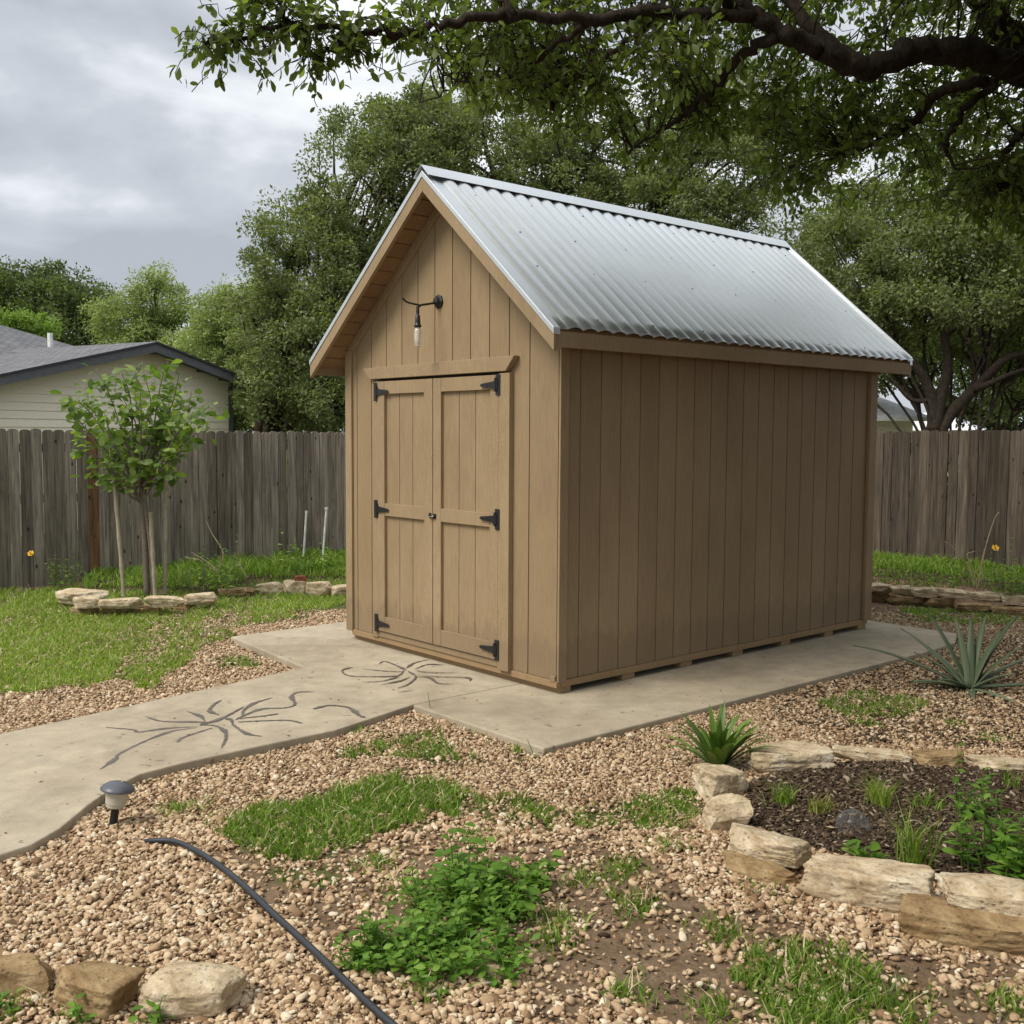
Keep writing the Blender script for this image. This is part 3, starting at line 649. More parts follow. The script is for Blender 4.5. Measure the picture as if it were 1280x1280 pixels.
def clumpleaves(C, R, per, size, r, up=.5, lobed=False, asp=.5, squash=.75):
    k = np.repeat(np.arange(len(C)), per); n = len(k)
    off = r.normal(0, 1, (n, 3)); off = unit(off)*(r.uniform(0, 1, (n, 1))**.5); off[:, 2] *= squash
    P = C[k]+off*R[k][:, None]
    D = unit(off*.9+r.normal(0, .6, (n, 3))+np.array([0, 0, -.1])); Nn = unit(r.normal(0, .7, (n, 3))+np.array([0, 0, up])+off*.5)
    Ln = size*r.uniform(.6, 1.3, n); return leafmesh(P, D, Nn, Ln, Ln*asp, lobed=lobed)
def wander(a, b, n, amp, r, sag=0):
    a, b = np.array(a, float), np.array(b, float); t = np.linspace(0, 1, n)[:, None]; p = a+(b-a)*t
    j = np.cumsum(r.normal(0, amp, (n, 3)), 0); j -= j[:1]*(1-t)+j[-1:]*t; p = p+j; p[:, 2] += sag*np.sin(t[:, 0]*math.pi); return p
def tree(name, label, base, blobs, leafmat, nclump, per, size, seed, trunk_r=.2, cr=.45, fork=1.8, group=None, limbs=None, barkm=None, asp=.5, shell=.55, stems=None, lr=.6):
    r = np.random.default_rng(seed); root = empty(name, base, label=label, cat='tree', group=group); base = np.array(base, float)
    vol = np.array([b[3]*b[4]*b[5] for b in blobs]); vol = vol**(.75); cnt = np.maximum(4, (nclump*vol/vol.sum()).astype(int)); C = []; wood = MB()
    fk = base+np.array([r.normal(0, .1), r.normal(0, .1), fork]); wood.tube(wander(base-np.array([0, 0, .1]), fk, 6, .02, r)-base, np.linspace(trunk_r*1.25, trunk_r*.85, 6), 12)
    for b_, c_ in zip(blobs, cnt):
        ctr = np.array(b_[:3]); rad = np.array(b_[3:6]); hub = ctr-np.array([0, 0, rad[2]*.35])
        lp = wander(fk, hub, 9, .07, r, .15); wood.tube(lp-base, np.linspace(trunk_r*lr, trunk_r*.16, 9), 8)
        u = unit(r.normal(0, 1, (c_, 3))); rr = r.uniform(shell**2, 1, (c_, 1))**.5; P = ctr+u*rr*rad; C.append(P)
        for p in P[:max(6, c_//5)]:
            s = lp[r.integers(4, 9)]; wood.tube(wander(s, p, 6, .06, r, .05)-base, np.linspace(trunk_r*.16, .008, 6), 5, cap=False)
    if limbs:
        for pts, r0, r1 in limbs:
            sp_ = spline(pts, 5); wood.tube([p-base for p in sp_], np.linspace(r0, r1, len(sp_)), 10)
    C = np.concatenate(C); R = cr*r.uniform(.5, 1.3, len(C))
    V, Fc = clumpleaves(C, R, per, size, r, asp=asp)
    wood.build('trunk', barkm or M['bark'], root, smooth=True); build('crown', V-base, Fc, leafmat, root)
    return root
def B(px, py, Y, rx, ry, rz):           # crown lobe whose centre is seen at px,py from distance Y; radii in metres
    p = A(px, py, Y); return (p[0], p[1], p[2], rx, ry, rz)
def gb(px, Y): p = A(px, 560, Y); return (p[0], p[1], 0)

tree('oak_tree', 'tall dark green oak rising behind the left slope of the shed roof', gb(322, 20),
     [B(470, 240, 20, 1.4, 1.5, 1.4), B(395, 330, 19.5, 1.2, 1.3, 1.2), B(380, 450, 19, 1.1, 1.2, 1.1), B(520, 200, 20.5, 1.2, 1.4, 1.2), B(470, 170, 21, .9, 1.0, .7),
      B(370, 290, 20, .7, .9, .6), B(430, 400, 19, 1.1, 1.2, 1.1), B(340, 400, 19.5, .7, .9, .8), B(560, 330, 20, 1.5, 1.4, 1.5), B(345, 490, 18.6, .7, .9, .55), B(420, 505, 18.6, .8, 1.0, .5)],
     M['oak'], 600, 200, .075, 11, .24, .34, 1.3)
tree('oak_tree', 'wide spreading oak behind the ridge of the metal roof', gb(690, 21),
     [B(620, 200, 21, 1.5, 1.5, 1.3), B(700, 160, 22, 1.5, 1.5, 1.2), B(690, 230, 21, 1.4, 1.5, 1.0), B(790, 190, 22, 1.6, 1.5, 1.2), B(880, 215, 22, 1.5, 1.4, 1.0), B(820, 260, 21, 1.5, 1.4, .9), B(930, 262, 22, .9, 1.1, .55),
      B(570, 150, 22, 1.2, 1.3, .9), B(900, 140, 23, 1.5, 1.4, 1.0), B(1000, 180, 24, 1.3, 1.3, 1.0)],
     M['oak'], 560, 200, .078, 12, .26, .34, 2.5)
dl_ = [([A(1168, 560, 17), A(1165, 500, 17), A(1150, 465, 17), A(1128, 440, 17), A(1105, 420, 16.8)], .11, .04),
       ([A(1166, 540, 17), A(1175, 500, 17), A(1185, 455, 17), A(1180, 410, 17), A(1195, 375, 17)], .12, .03),
       ([A(1170, 545, 17), A(1190, 515, 17), A(1225, 480, 16.8), A(1255, 450, 16.6), A(1285, 440, 16.5)], .12, .04),
       ([A(1218, 487, 16.8), A(1240, 478, 16.6), A(1262, 468, 16.5), A(1300, 455, 16.4)], .06, .02), ([A(1180, 420, 17), A(1215, 395, 17), A(1245, 400, 17)], .05, .015),
       ([A(1165, 500, 17), A(1140, 500, 17), A(1120, 480, 17), A(1110, 470, 17)], .045, .015)]
tree('oak_tree', 'dark limbed oak beyond the right fence with its trunk forking low', gb(1170, 17),
     [B(1060, 330, 18, 1.1, 1.2, .9), B(1150, 300, 18, 1.2, 1.3, .9), B(1250, 330, 17, 1.2, 1.2, 1.0), B(1100, 390, 17.5, .9, 1.1, .55), B(1200, 370, 17, 1.1, 1.2, .7), B(1290, 410, 17, .9, 1.1, .7),
      B(1100, 445, 18, .6, .9, .35), B(1290, 480, 18, .7, .9, .5), B(1240, 425, 18.5, .8, .9, .35), B(1170, 445, 19.5, .9, .9, .4), B(1340, 350, 18, 1.3, 1.2, 1.2), B(1005, 310, 20, .8, 1.0, .6), B(1060, 270, 20, 1.0, 1.1, .7), B(1160, 250, 19, 1.2, 1.2, .8), B(1270, 260, 18, 1.2, 1.2, .9), B(1010, 360, 19, .8, .9, .7)],
     M['oak'], 700, 170, .074, 13, .15, .34, .7, limbs=dl_, lr=.13)
tree('oak_tree', 'further oak filling the gap low behind the dark forked trunk', gb(1260, 26),
     [B(1150, 400, 27, 1.6, 1.5, 1.3), B(1260, 480, 26, 1.7, 1.5, 1.1), B(1240, 400, 27, 1.8, 1.5, 1.5), B(1110, 455, 28, 1.2, 1.2, .7), B(1330, 430, 27, 1.6, 1.5, 1.8), B(1060, 420, 28, 1.3, 1.2, 1.2)],
     M['oak_far'], 260, 150, .13, 14, .25, .5, 1.6)
tree('broadleaf_tree', 'dark rounded tree far behind the house roof at the left edge', gb(60, 40),
     [B(40, 360, 40, 1.5, 1.5, 1.1), B(85, 375, 40, 1.4, 1.4, 1.0), B(10, 372, 41, 1.4, 1.4, 1.0), B(110, 392, 40, 1.0, 1.2, .9), B(-40, 360, 41, 1.8, 1.5, 1.4), B(70, 410, 39, 2.2, 1.5, .9), B(130, 425, 39, 1.1, 1.1, .8)],
     M['oak_far'], 240, 140, .15, 15, .3, .5, 3)
tree('broadleaf_tree', 'bright yellow green tree low over the left house roof', gb(20, 32),
     [B(30, 408, 32, .9, .9, .40), B(-10, 405, 32, .9, .9, .4)], M['bright'], 70, 120, .12, 16, .12, .3, 2)
tree('elm_tree', 'pale feathery tree rising behind the gable of the left house', gb(190, 30),
     [B(190, 380, 30, 1.0, 1.0, .9), B(150, 400, 30, .9, .9, .7), B(230, 410, 30, .9, .9, .7), B(195, 350, 30, .45, .5, .4), B(180, 430, 29.5, 1.3, 1.0, .6), B(255, 440, 29, .8, .9, .7)],
     M['pale'], 230, 120, .095, 17, .14, .34, 2.6, asp=.45)
tree('elm_tree', 'mid green bushy tree between the house eave and the tall oak', gb(290, 25),
     [B(290, 400, 25, .9, 1.0, .75), B(260, 440, 25, .8, 1.0, .8), B(320, 430, 24.5, .9, 1.0, .9), B(310, 490, 24, .8, .9, .7), B(330, 370, 25, .5, .6, .45), B(360, 520, 23, 1.0, .9, .4)],
     M['pale'], 320, 150, .08, 18, .18, .33, 1.8)
tree('shrub_tree', 'dark green tree low behind the left fence beside the shed corner', gb(405, 23),
     [B(400, 500, 23, 1.0, 1.0, .7), B(330, 520, 23.5, .8, .9, .4), B(450, 480, 24, 1.1, 1.0, 1.2), B(290, 505, 25, .7, .8, .5)], M['oak_far'], 150, 140, .10, 19, .12, .32, .8)

# ------------------------------------------------------------------ the near oak whose limbs hang over the yard
r = np.random.default_rng(42)
tb = np.array([4.75, 7.0, 0.0]); oak = empty('overhanging_oak', tuple(tb), label='near oak whose thick dark limb and leafy branches hang in from the top right', cat='tree')
wood = MB(); limbs = []
def limb(pts, r0, r1, n=7, w=10):
    s = spline(pts, n); s = [p+r.normal(0, .012, 3) for p in s]; wood.tube([p-tb for p in s], np.linspace(r0, r1, len(s))*r.uniform(.93, 1.07, len(s)), w); limbs.append((np.array(s), r0, r1)); return s
limb([tb-[0, 0, .1], tb+[0.03, 0, 1.2], tb+[-.08, -.03, 2.4], tb+[-.35, -.1, 3.2]], .34, .24, 8, 16)
limb([tb+[-.35, -.1, 3.2], A(1400, 130, 6.9), A(1280, 88, 6.6), A(1205, 66, 6.4), A(1140, 66, 6.3), A(1080, 84, 6.2), A(1020, 58, 6.1), A(970, 36, 6.0), A(935, 14, 6.0), A(880, -10, 6.0)], .10, .034, 7, 14)
limb([tb+[-.2, 0, 2.9], A(1420, 60, 7.2), A(1290, 62, 7.2), A(1235, 10, 7.2), A(1190, -60, 7.2), A(1120, -170, 7.3)], .14, .05, 7, 12)
limb([tb+[-.1, 0, 2.6], tb+[.3, .5, 3.8], tb+[.9, 1.2, 5.2], tb+[1.4, 1.6, 6.6]], .2, .05, 7, 12)
limb([A(1240, 105, 6.6), A(1180, 112, 6.7), A(1145, 150, 6.9), A(1100, 176, 7.1), A(1062, 196, 7.3)], .040, .012)
limb([A(1245, 100, 6.5), A(1200, 145, 6.5), A(1182, 182, 6.5), A(1192, 213, 6.5)], .026, .008)
limb([A(970, 45, 6.0), A(920, 76, 6.2), A(890, 110, 6.4), A(850, 148, 6.6), A(785, 190, 6.9)], .034, .009)
limb([A(1285, 160, 6.9), A(1255, 195, 7.0), A(1245, 235, 7.1)], .03, .01)
limb([A(945, 22, 6.0), A(830, 14, 5.8), A(740, 26, 5.6), A(640, 18, 5.4), A(560, 30, 5.2), A(505, 42, 5.1), A(440, 38, 5.0), A(350, 35, 4.9), A(285, 52, 4.85), A(254, 56, 4.8)], .036, .004)
limb([A(740, 26, 5.6), A(690, 60, 5.8), A(640, 95, 6.0), A(590, 100, 6.1), A(530, 130, 6.2)], .018, .004)
limb([A(830, 14, 5.8), A(770, 60, 6.0), A(720, 100, 6.2), A(690, 140, 6.4)], .02, .005)
limb([A(440, 38, 5.0), A(420, 60, 5.05), A(395, 72, 5.1)], .008, .003); limb([A(370, 36, 4.92), A(350, 8, 4.9), A(330, -10, 4.9)], .008, .003)
limb([A(1080, 84, 6.2), A(1010, 30, 6.4), A(960, -40, 6.6), A(900, -120, 6.8)], .05, .015)
limb([A(640, 18, 5.4), A(600, -30, 5.5), A(520, -60, 5.6), A(440, -60, 5.6)], .02, .006)
# cluster targets by canopy region: polygon of sight lines, distance range, count
def cl(poly, y0, y1, n):
    poly = np.array(poly, float); lo, hi = poly.min(0), poly.max(0); o = []
    while len(o) < n:
        p = r.uniform(lo, hi)
        if inpoly(p[None], poly)[0]: o.append(A(p[0], p[1], r.uniform(y0, y1)))
    return o
C = cl([(500, -30), (900, -30), (900, 60), (860, 100), (760, 130), (640, 110), (520, 70)], 5.6, 6.8, 100)
C += cl([(560, 60), (880, 60), (900, 150), (840, 195), (760, 180), (700, 145), (580, 110)], 6.2, 7.4, 60)
C += cl([(860, -30), (1300, -30), (1300, 130), (1100, 140), (860, 160)], 6.7, 8.4, 125)
C += cl([(840, 120), (1300, 110), (1300, 270), (1220, 290), (1150, 200), (1090, 190), (1020, 230), (985, 250), (930, 170)], 6.7, 8.4, 105)
C += cl([(1150, 200), (1400, 180), (1400, 320), (1220, 285)], 6.7, 8.2, 50)
C += cl([(880, -60), (1330, -60), (1330, 190), (1180, 170), (1000, 140), (900, 110)], 8.8, 11.5, 70)
C += cl([(960, 150), (1320, 150), (1320, 300), (1150, 280), (1010, 262)], 8.5, 10.5, 55)
C += cl([(-100+640, -420), (1700, -420), (1700, 200), (1300, 200), (1300, -30), (500, -30)], 5.6, 8.0, 420)
C = np.array(C); LP = np.concatenate([l[0] for l in limbs[1:]])
P_, D_, R_ = [], [], []
def twig(a, b_, r0, nleaf, spread, lf, lw=.0):
    p = wander(a, b_, 7, .02, r, .03); wood.tube(p-tb, np.linspace(r0, .002, 7), 5, cap=False)
    for j in range(nleaf):
        t_ = r.uniform(.35, 1.0); i = min(int(t_*6), 5); q = p[i]+(p[i+1]-p[i])*(t_*6-i); P_.append(q+r.normal(0, spread, 3)); 
        dd = unit(p[-1]-p[0])*.5+r.normal(0, .6, 3)+np.array([0, 0, -.35]); D_.append(dd)
        R_.append(lf*r.uniform(.65, 1.25))
for c_ in C:
    d_ = np.linalg.norm(LP-c_, axis=1); j = np.argsort(d_)[r.integers(0, 4)]; s_ = LP[j]
    if d_[j] > 1.0: s_ = c_+(s_-c_)*(.9/d_[j])
    twig(s_, c_, .006, 7, .02, .065)
    for k in range(4):
        e_2 = c_+r.normal(0, .13, 3)+np.array([0, 0, -.03]); twig(c_+(s_-c_)*r.uniform(0, .4), e_2, .003, 8, .025, .065)
# the open spray at the far left tip, leaf by leaf
for l in (limbs[8], limbs[11], limbs[12]):
    s = l[0]
    for p in s:
        px_ = 640+F*p[0]/p[1]
        if px_ < 520:
            for k in range(3): twig(p, p+np.array([r.normal(0, .10), r.normal(0, .08), r.normal(-.03, .08)]), .0022, 6, .010, .058)
P_, D_, R_ = np.array(P_), unit(np.array(D_)), np.array(R_)
Nn = unit(r.normal(0, .6, P_.shape)+np.array([0, 0, .7])); V, Fc = leafmesh(P_, D_, Nn, R_, R_*.46, .12, True)
wood.build('trunk', M['bark'], oak, smooth=True); 
# unseen rest of this crown, right and behind, thickened to shade the side wall
Cx = []
while len(Cx) < 2100:
    p = r.uniform((1.2, -4, 3.0), (10.5, 8.5, 7.5)); q = (p-np.array([5.6, 2.6, 5.0]))/np.array([4.6, 6.0, 2.6])
    if (q**2).sum() < 1 and (abs(p[0]) > .56*max(p[1], .0)+.35 or p[2]-EYE > .46*p[1]+.35): Cx.append(p)
Cx = np.array(Cx); V2, F2_ = clumpleaves(Cx, np.full(len(Cx), .55), 55, .16, r, asp=.6)
build('crown', np.concatenate([V, V2])-tb, Fc+[F2_[0]+len(V)], M['near_oak'], oak, smooth=True)

# ------------------------------------------------------------------ pebbles
def icos(sub):
    p = (1+5**.5)/2; v = unit(np.array([(-1,p,0),(1,p,0),(-1,-p,0),(1,-p,0),(0,-1,p),(0,1,p),(0,-1,-p),(0,1,-p),(p,0,-1),(p,0,1),(-p,0,-1),(-p,0,1)], float))
    f = [(0,11,5),(0,5,1),(0,1,7),(0,7,10),(0,10,11),(1,5,9),(5,11,4),(11,10,2),(10,7,6),(7,1,8),(3,9,4),(3,4,2),(3,2,6),(3,6,8),(3,8,9),(4,9,5),(2,4,11),(6,2,10),(8,6,7),(9,8,1)]
    v = list(map(tuple, v))
    for _ in range(sub):
        c = {}; nf = []
        def mid(a, b):
            k = (min(a, b), max(a, b))
            if k not in c: c[k] = len(v); v.append(tuple(unit(np.array(v[a])+np.array(v[b]))))
            return c[k]
        for a, b_, d in f:
            x_, y_, z_ = mid(a, b_), mid(b_, d), mid(d, a); nf += [(a, x_, z_), (b_, y_, x_), (d, z_, y_), (x_, y_, z_)]
        f = nf
    return np.array(v), np.array(f)
I0, I1, I2 = icos(0), icos(1), icos(2)
def pebbles(P, size, base, r, flat=(.3, .6), tilt=.45, asp=(.5, .92)):
    bv, bf = base; n = len(P); m = len(bv)
    v = np.repeat(bv[None], n, 0)*(1+r.normal(0, .13 if m > 12 else .15, (n, m, 1)))
    v = np.sign(v)*np.abs(v)**.85
    s = np.stack([np.ones(n), r.uniform(*asp, n), r.uniform(*flat, n)], 1)*size[:, None]/2
    v = v*s[:, None, :]
    a, bx, by = r.uniform(0, 6.28, n), r.normal(0, tilt, n), r.normal(0, tilt, n)
    def rot(v, ang, i, j):
        c, s_ = np.cos(ang)[:, None], np.sin(ang)[:, None]; vi, vj = v[:, :, i]*c-v[:, :, j]*s_, v[:, :, i]*s_+v[:, :, j]*c; v = v.copy(); v[:, :, i] = vi; v[:, :, j] = vj; return v
    v = rot(rot(rot(v, bx, 1, 2), by, 0, 2), a, 0, 1)+P[:, None, :]
    return v.reshape(-1, 3), (bf[None]+(np.arange(n)*m)[:, None, None]).reshape(-1, 3)
def frustum_pts(n, r, y0=2.4, y1=9.5, marg=.25):
    Yv = r.uniform(y0, y1, n*2); Xv = r.uniform(-1, 1, n*2)*y1*.52
    k = np.abs(Xv) < Yv*.49+marg; return np.stack([Xv, Yv], 1)[k][:n]
bedwide = gp((905, 985), (1000, 940), (1150, 938), (1330, 950), (1500, 1040), (1500, 1180), (1290, 1190), (1130, 1165), (1000, 1135), (890, 1075), (870, 1000))
r = np.random.default_rng(5)
P = frustum_pts(430000, r, 2.4, 10.5)
keep = ~onslab(P) & ~inpoly(P, bed)
dens = np.where(P[:, 1] < 6.5, 1.0, .75)
dens[soft(P, lawn, .42, 3.2, 1)] = .2
for pp in patches: dens[soft(P, pp, .05)] = np.minimum(dens[soft(P, pp, .05)], .35)
bz = soft(P, bare, .25, 3); bn = wob(P, 5, 4); dens[bz] = np.clip(.17+.36*bn[bz], .08, .6)
bz = soft(P, bare2, .2, 3); dens[bz] = np.clip(.3+.4*bn[bz], .1, .7)
bz = soft(P, rightmulch, .25, 2); dens[bz] = .45
dens[(P[:, 1] > 10) | inpoly(P, leftbed) | inpoly(P, rightbed)] = .03
keep &= r.uniform(0, 1, len(P)) < dens
P = P[keep]
near = P[:, 1] < 4.6
sz1 = r.lognormal(math.log(.0185), .36, len(P)).clip(.009, .05)
z1 = gz(P)+r.uniform(-.003, .013, len(P))
P3 = np.column_stack([P, z1])
V1, F1 = pebbles(P3[near], sz1[near], I1, r); V2, F2 = pebbles(P3[~near], sz1[~near], I0, r)
# keep pebbles out of the concrete edges
o = build('gravel', np.concatenate([V1, V2]), [np.concatenate([F1, F2+len(V1)])], M['pebble']); tag(o, label='pinkish tan pea gravel spread around the concrete path and slab', cat='gravel', kind='stuff')
# mulch chips
def polysample(poly, n, r):
    lo, hi = poly.min(0), poly.max(0); o = np.zeros((0, 2))
    while len(o) < n:
        p = r.uniform(lo, hi, (n*2, 2)); o = np.concatenate([o, p[inpoly(p, poly)]])
    return o[:n]
Pm = np.concatenate([polysample(bed, 16000, r), polysample(rightmulch, 12000, r), polysample(bare, 350, r), polysample(leftbed, 2500, r)])
Pm = Pm[~onslab(Pm)]
V, Fm = pebbles(np.column_stack([Pm, gz(Pm)+r.uniform(0, .01, len(Pm))]), r.lognormal(math.log(.024), .4, len(Pm)).clip(.008, .07), I0, r, (.12, .3), .35, (.25, .5))
o = build('mulch', V, [Fm], M['mulch']); tag(o, label='dark brown bark mulch inside the stone edged bed and right of the slab', cat='mulch', kind='stuff')

# ------------------------------------------------------------------ grass
def blades(P, h, r, wd=.004, lean=.5):
    n = len(P); a = r.uniform(0, 6.28, n); s = np.stack([np.cos(a), np.sin(a), np.zeros(n)], 1)*wd*r.uniform(.7, 1.4, (n, 1))
    a2 = r.uniform(0, 6.28, n); ln = np.stack([np.cos(a2), np.sin(a2), np.zeros(n)], 1)*(h*lean*r.uniform(.2, 1.3, n))[:, None]
    up = np.zeros((n, 3)); up[:, 2] = h
    v = np.stack([P-s, P+s, P+ln*.3+up*.55-s*.8, P+ln*.3+up*.55+s*.8, P+ln+up*.92], 1)
    i = np.arange(n)[:, None]*5
    return v.reshape(-1, 3), i+np.array([[0, 1, 3, 2]]), i+np.array([[2, 3, 4]])
def grass(name, P, h, matl, label, wd=.004, lean=.6, r=r):
    P3 = np.column_stack([P, gz(P)-.004]); V, a, b_ = blades(P3, h, r, wd, lean)
    return tag(build(name, V, [a, b_], matl), label=label, cat='grass', kind='stuff')
Pl = polysample(lawn, 82000, r); kk = soft(Pl, lawn, .42, 3.2, 1) & ~onslab(Pl) & (wob(Pl, 5, 5)+.5*wob(Pl, 14, 2) > -.16+.24*r.normal(0, 1, len(Pl))); Pl = Pl[kk]
grass('lawn_grass', Pl, r.uniform(.02, .065, len(Pl)), M['grass'], 'short bright green lawn left of the concrete path', .0045, .9)
Pf = np.concatenate([polysample(fence_strip_l, 14000, r), polysample(leftbed, 9000, r), polysample(fence_strip_r, 5500, r), polysample(rightbed, 4500, r)]); Pf = Pf[wob(Pf, 4, 6) > -.45+.2*r.normal(0, 1, len(Pf))]
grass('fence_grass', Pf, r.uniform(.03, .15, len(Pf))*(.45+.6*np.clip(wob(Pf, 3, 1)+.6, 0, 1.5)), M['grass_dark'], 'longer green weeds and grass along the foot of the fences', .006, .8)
PP = []; HH = []
for k, pp in enumerate(patches):
    ar = .5*abs(np.dot(pp[:, 0], np.roll(pp[:, 1], 1))-np.dot(pp[:, 1], np.roll(pp[:, 0], 1)))
    p = polysample(pp*1.0, int(ar*(10500 if k in (0, 5) else 8000)*(.55 if k > 6 else 1)), r); kk = soft(p, pp, .26, 6, 2) & ~onslab(p) & (wob(p, 9, 3)+.6*wob(p, 22, 5) > -.28+.22*r.normal(0, 1, len(p)))
    p = p[kk]; PP.append(p); HH.append(r.uniform(.02, .06, len(p))*(1.15 if k in (0, 5) else .9))
# stray tufts
tuf = [(600, 1105), (620, 1115), (500, 1110), (690, 1150), (700, 1160), (780, 1085), (770, 1095), (730, 1100), (790, 1130), (795, 1140), (890, 1160), (905, 1175), (960, 1120), (785, 1245), (890, 1265), (1265, 1250), (1270, 1265), (600, 915), (625, 920), (440, 915), (365, 800), (1235, 925), (1080, 905), (1190, 905), (590, 1050), (470, 1080), (245, 1010), (275, 1025), (215, 1015), (690, 1180), (835, 1060), (1150, 1250), (540, 1240), (20, 1230), (95, 1268), (10, 1265)]
for x_, y_ in tuf:
    c_ = G(x_, y_)[:2]; n = r.integers(40, 130); p = c_+r.normal(0, .045, (n, 2)); PP.append(p[~onslab(p)]); HH.append(r.uniform(.015, .055, len(PP[-1])))
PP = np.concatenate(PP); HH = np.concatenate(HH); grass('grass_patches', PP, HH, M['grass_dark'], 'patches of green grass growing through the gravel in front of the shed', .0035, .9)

# fallen leaves and twiglets on the slab, path and gravel
P = frustum_pts(2600, r, 2.6, 9.5); on = onslab(P); P = P[~on | (r.uniform(0, 1, len(P)) < .35)]; on = onslab(P)
P3 = np.column_stack([P, np.where(on, ZS+.002, gz(P)+.020)]); D_ = unit(np.column_stack([r.normal(0, 1, (len(P), 2)), np.abs(r.normal(0, .12, len(P)))])); Lz = np.where(on, .022, .04)*r.uniform(.4, 1.3, len(P))
V, Fc = leafmesh(P3, D_, unit(r.normal(0, .25, (len(P), 3))+[0, 0, 1]), Lz, Lz*r.uniform(.12, .5, len(P)), .12)
m, t, b = mat('dead_leaves', .9, spec=.1); t.links.new(ramp(t, island(t), [(0, (.05, .03, .018)), (.6, (.15, .09, .05)), (1, (.42, .33, .20))]), b.inputs['Base Color'])
tag(build('leaf_litter', V, Fc, m), label='small dry leaves scattered on the concrete and the gravel', cat='leaf litter', kind='stuff')

Ps = np.concatenate([polysample(lawn, 2600, r), PP[r.integers(0, len(PP), 900)]]); Ps = Ps[~onslab(Ps)]
grass('dry_grass', Ps, r.uniform(.03, .085, len(Ps)), M['straw'], 'dry straw coloured blades mixed into the lawn and the grass patches', .003, 1.3)
# ------------------------------------------------------------------ stones
def stone(px0, px1, py, h, dep, rot, label, cat='stone', z0=0.0, m='stone', seed=0, tilt=0.0, pw=14, group=None, name='edging_stone', ns=0):
    c = G((px0+px1)/2, py, z0); wd = (px1-px0)/F*c[1]; u = unit(np.array([c[0], c[1]])); c2 = c[:2]+u*dep*.5
    bv, bf = icos(5) if c[1] < 7 else icos(4)
    v = bv.copy(); v = v/((np.abs(v)**pw).sum(1)**(1/pw))[:, None]; v = v*np.array([1, 1, .8])
    rr = np.random.default_rng(seed+100)
    for k in range(17):                      # chipped planes
        d = unit(rr.normal(0, 1, 3)*np.array([1, 1, .7])); s = rr.uniform(.66, .97)*np.abs(d*[1, 1, .8]).sum()**.9
        e_ = v@d; v = np.where((e_ > s)[:, None], v-d*(e_-s)[:, None], v)
    hh = np.array([mnoise.fractal(Vector(p*1.3+seed), 1.0, 2.0, 5) for p in v]); h2_ = np.array([mnoise.ridged_multi_fractal(Vector(p*2.6+seed*2), 1.0, 2.1, 4, 1.0, 2.0) for p in v])
    v = v*(1+.06*hh-.035*h2_)[:, None]
    lay = np.array([mnoise.noise(Vector((z_*3.6+seed, a_*.6, b_*.6))) for a_, b_, z_ in v]); v[:, :2] *= (1+.055*lay)[:, None]
    tx, ty, tz = rr.uniform(-.22, .22, 3); v = np.column_stack([v[:, 0]*(1+tx*v[:, 1]), v[:, 1]*(1+ty*v[:, 0]), v[:, 2]*(1+tz*v[:, 0])])
    mx_, mn_ = v.max(0), v.min(0); v = (v-(mx_+mn_)/2)/(mx_-mn_)*np.array([wd, dep, h])
    v[:, 2] += h*.5-.012
    o = build(name, v, [bf], M[m], smooth=True); o.location = (c2[0], c2[1], z0); o.rotation_euler = (0, tilt, rot-math.atan2(u[0], u[1])*.5)
    tag(o, label=label, cat=cat, group=group); return o
g1 = 'limestone rocks edging the near right garden bed'
ring = [(925, 1040, 972, .135, .26, .25, 'large flat cream stone beside the strap leaved plant at the back of the near bed', 0, 'stone'),
 (1038, 1140, 957, .085, .14, -.1, 'low pale stone just right of the large flat cream stone of the near bed', 0, 'stone'),
 (1142, 1208, 968, .11, .14, -.1, 'short ochre stone between two pale ones at the back of the near bed', 0, 'stone_brown'),
 (1206, 1300, 972, .085, .14, -.1, 'long thin pale stone at the back of the near bed by the right edge', 0, 'stone'),
 (868, 936, 1003, .15, .19, .5, 'weathered cream stone directly below the strap leaved plant', 0, 'stone'),
 (878, 936, 1046, .15, .17, .25, 'cream stone between the pitted whitish block and the stone below the strap leaved plant', 0, 'stone'),
 (890, 1003, 1104, .075, .12, -.55, 'ochre brown stone lying underneath the pitted whitish block', 0, 'stone_brown'),
 (902, 1012, 1078, .10, .17, -.45, 'pitted whitish block resting on the ochre brown stone', .055, 'stone'),
 (996, 1168, 1142, .155, .19, -.30, 'biggest tan boulder in the front edge of the near garden bed', 0, 'stone'),
 (1122, 1310, 1190, .12, .20, -.18, 'long brown boulder underneath the cream slab at the right edge', 0, 'stone_brown'),
 (1168, 1310, 1143, .095, .17, -.15, 'cream slab resting on the long brown boulder', .10, 'stone')]
for i, (a, b_, y_, h, d_, ro, lb, z0, mt) in enumerate(ring): stone(a, b_, y_, h, d_, ro, lb, z0=z0, m=mt, seed=i*7+1, tilt=.05*math.sin(i*2.1), group=g1)
stone(-40, 66, 1252, .10, .16, .1, 'ochre stone cut by the left edge at the bottom left', m='stone_brown', seed=201, name='rock')
stone(58, 170, 1272, .11, .17, -.3, 'brown pointed stone between the two others at the bottom left', m='stone_brown', seed=202, name='rock', tilt=.15)
stone(176, 312, 1278, .12, .19, -.1, 'whitish rounded boulder beside the black hose at the bottom left', m='stone', seed=203, pw=3.0, name='rock')
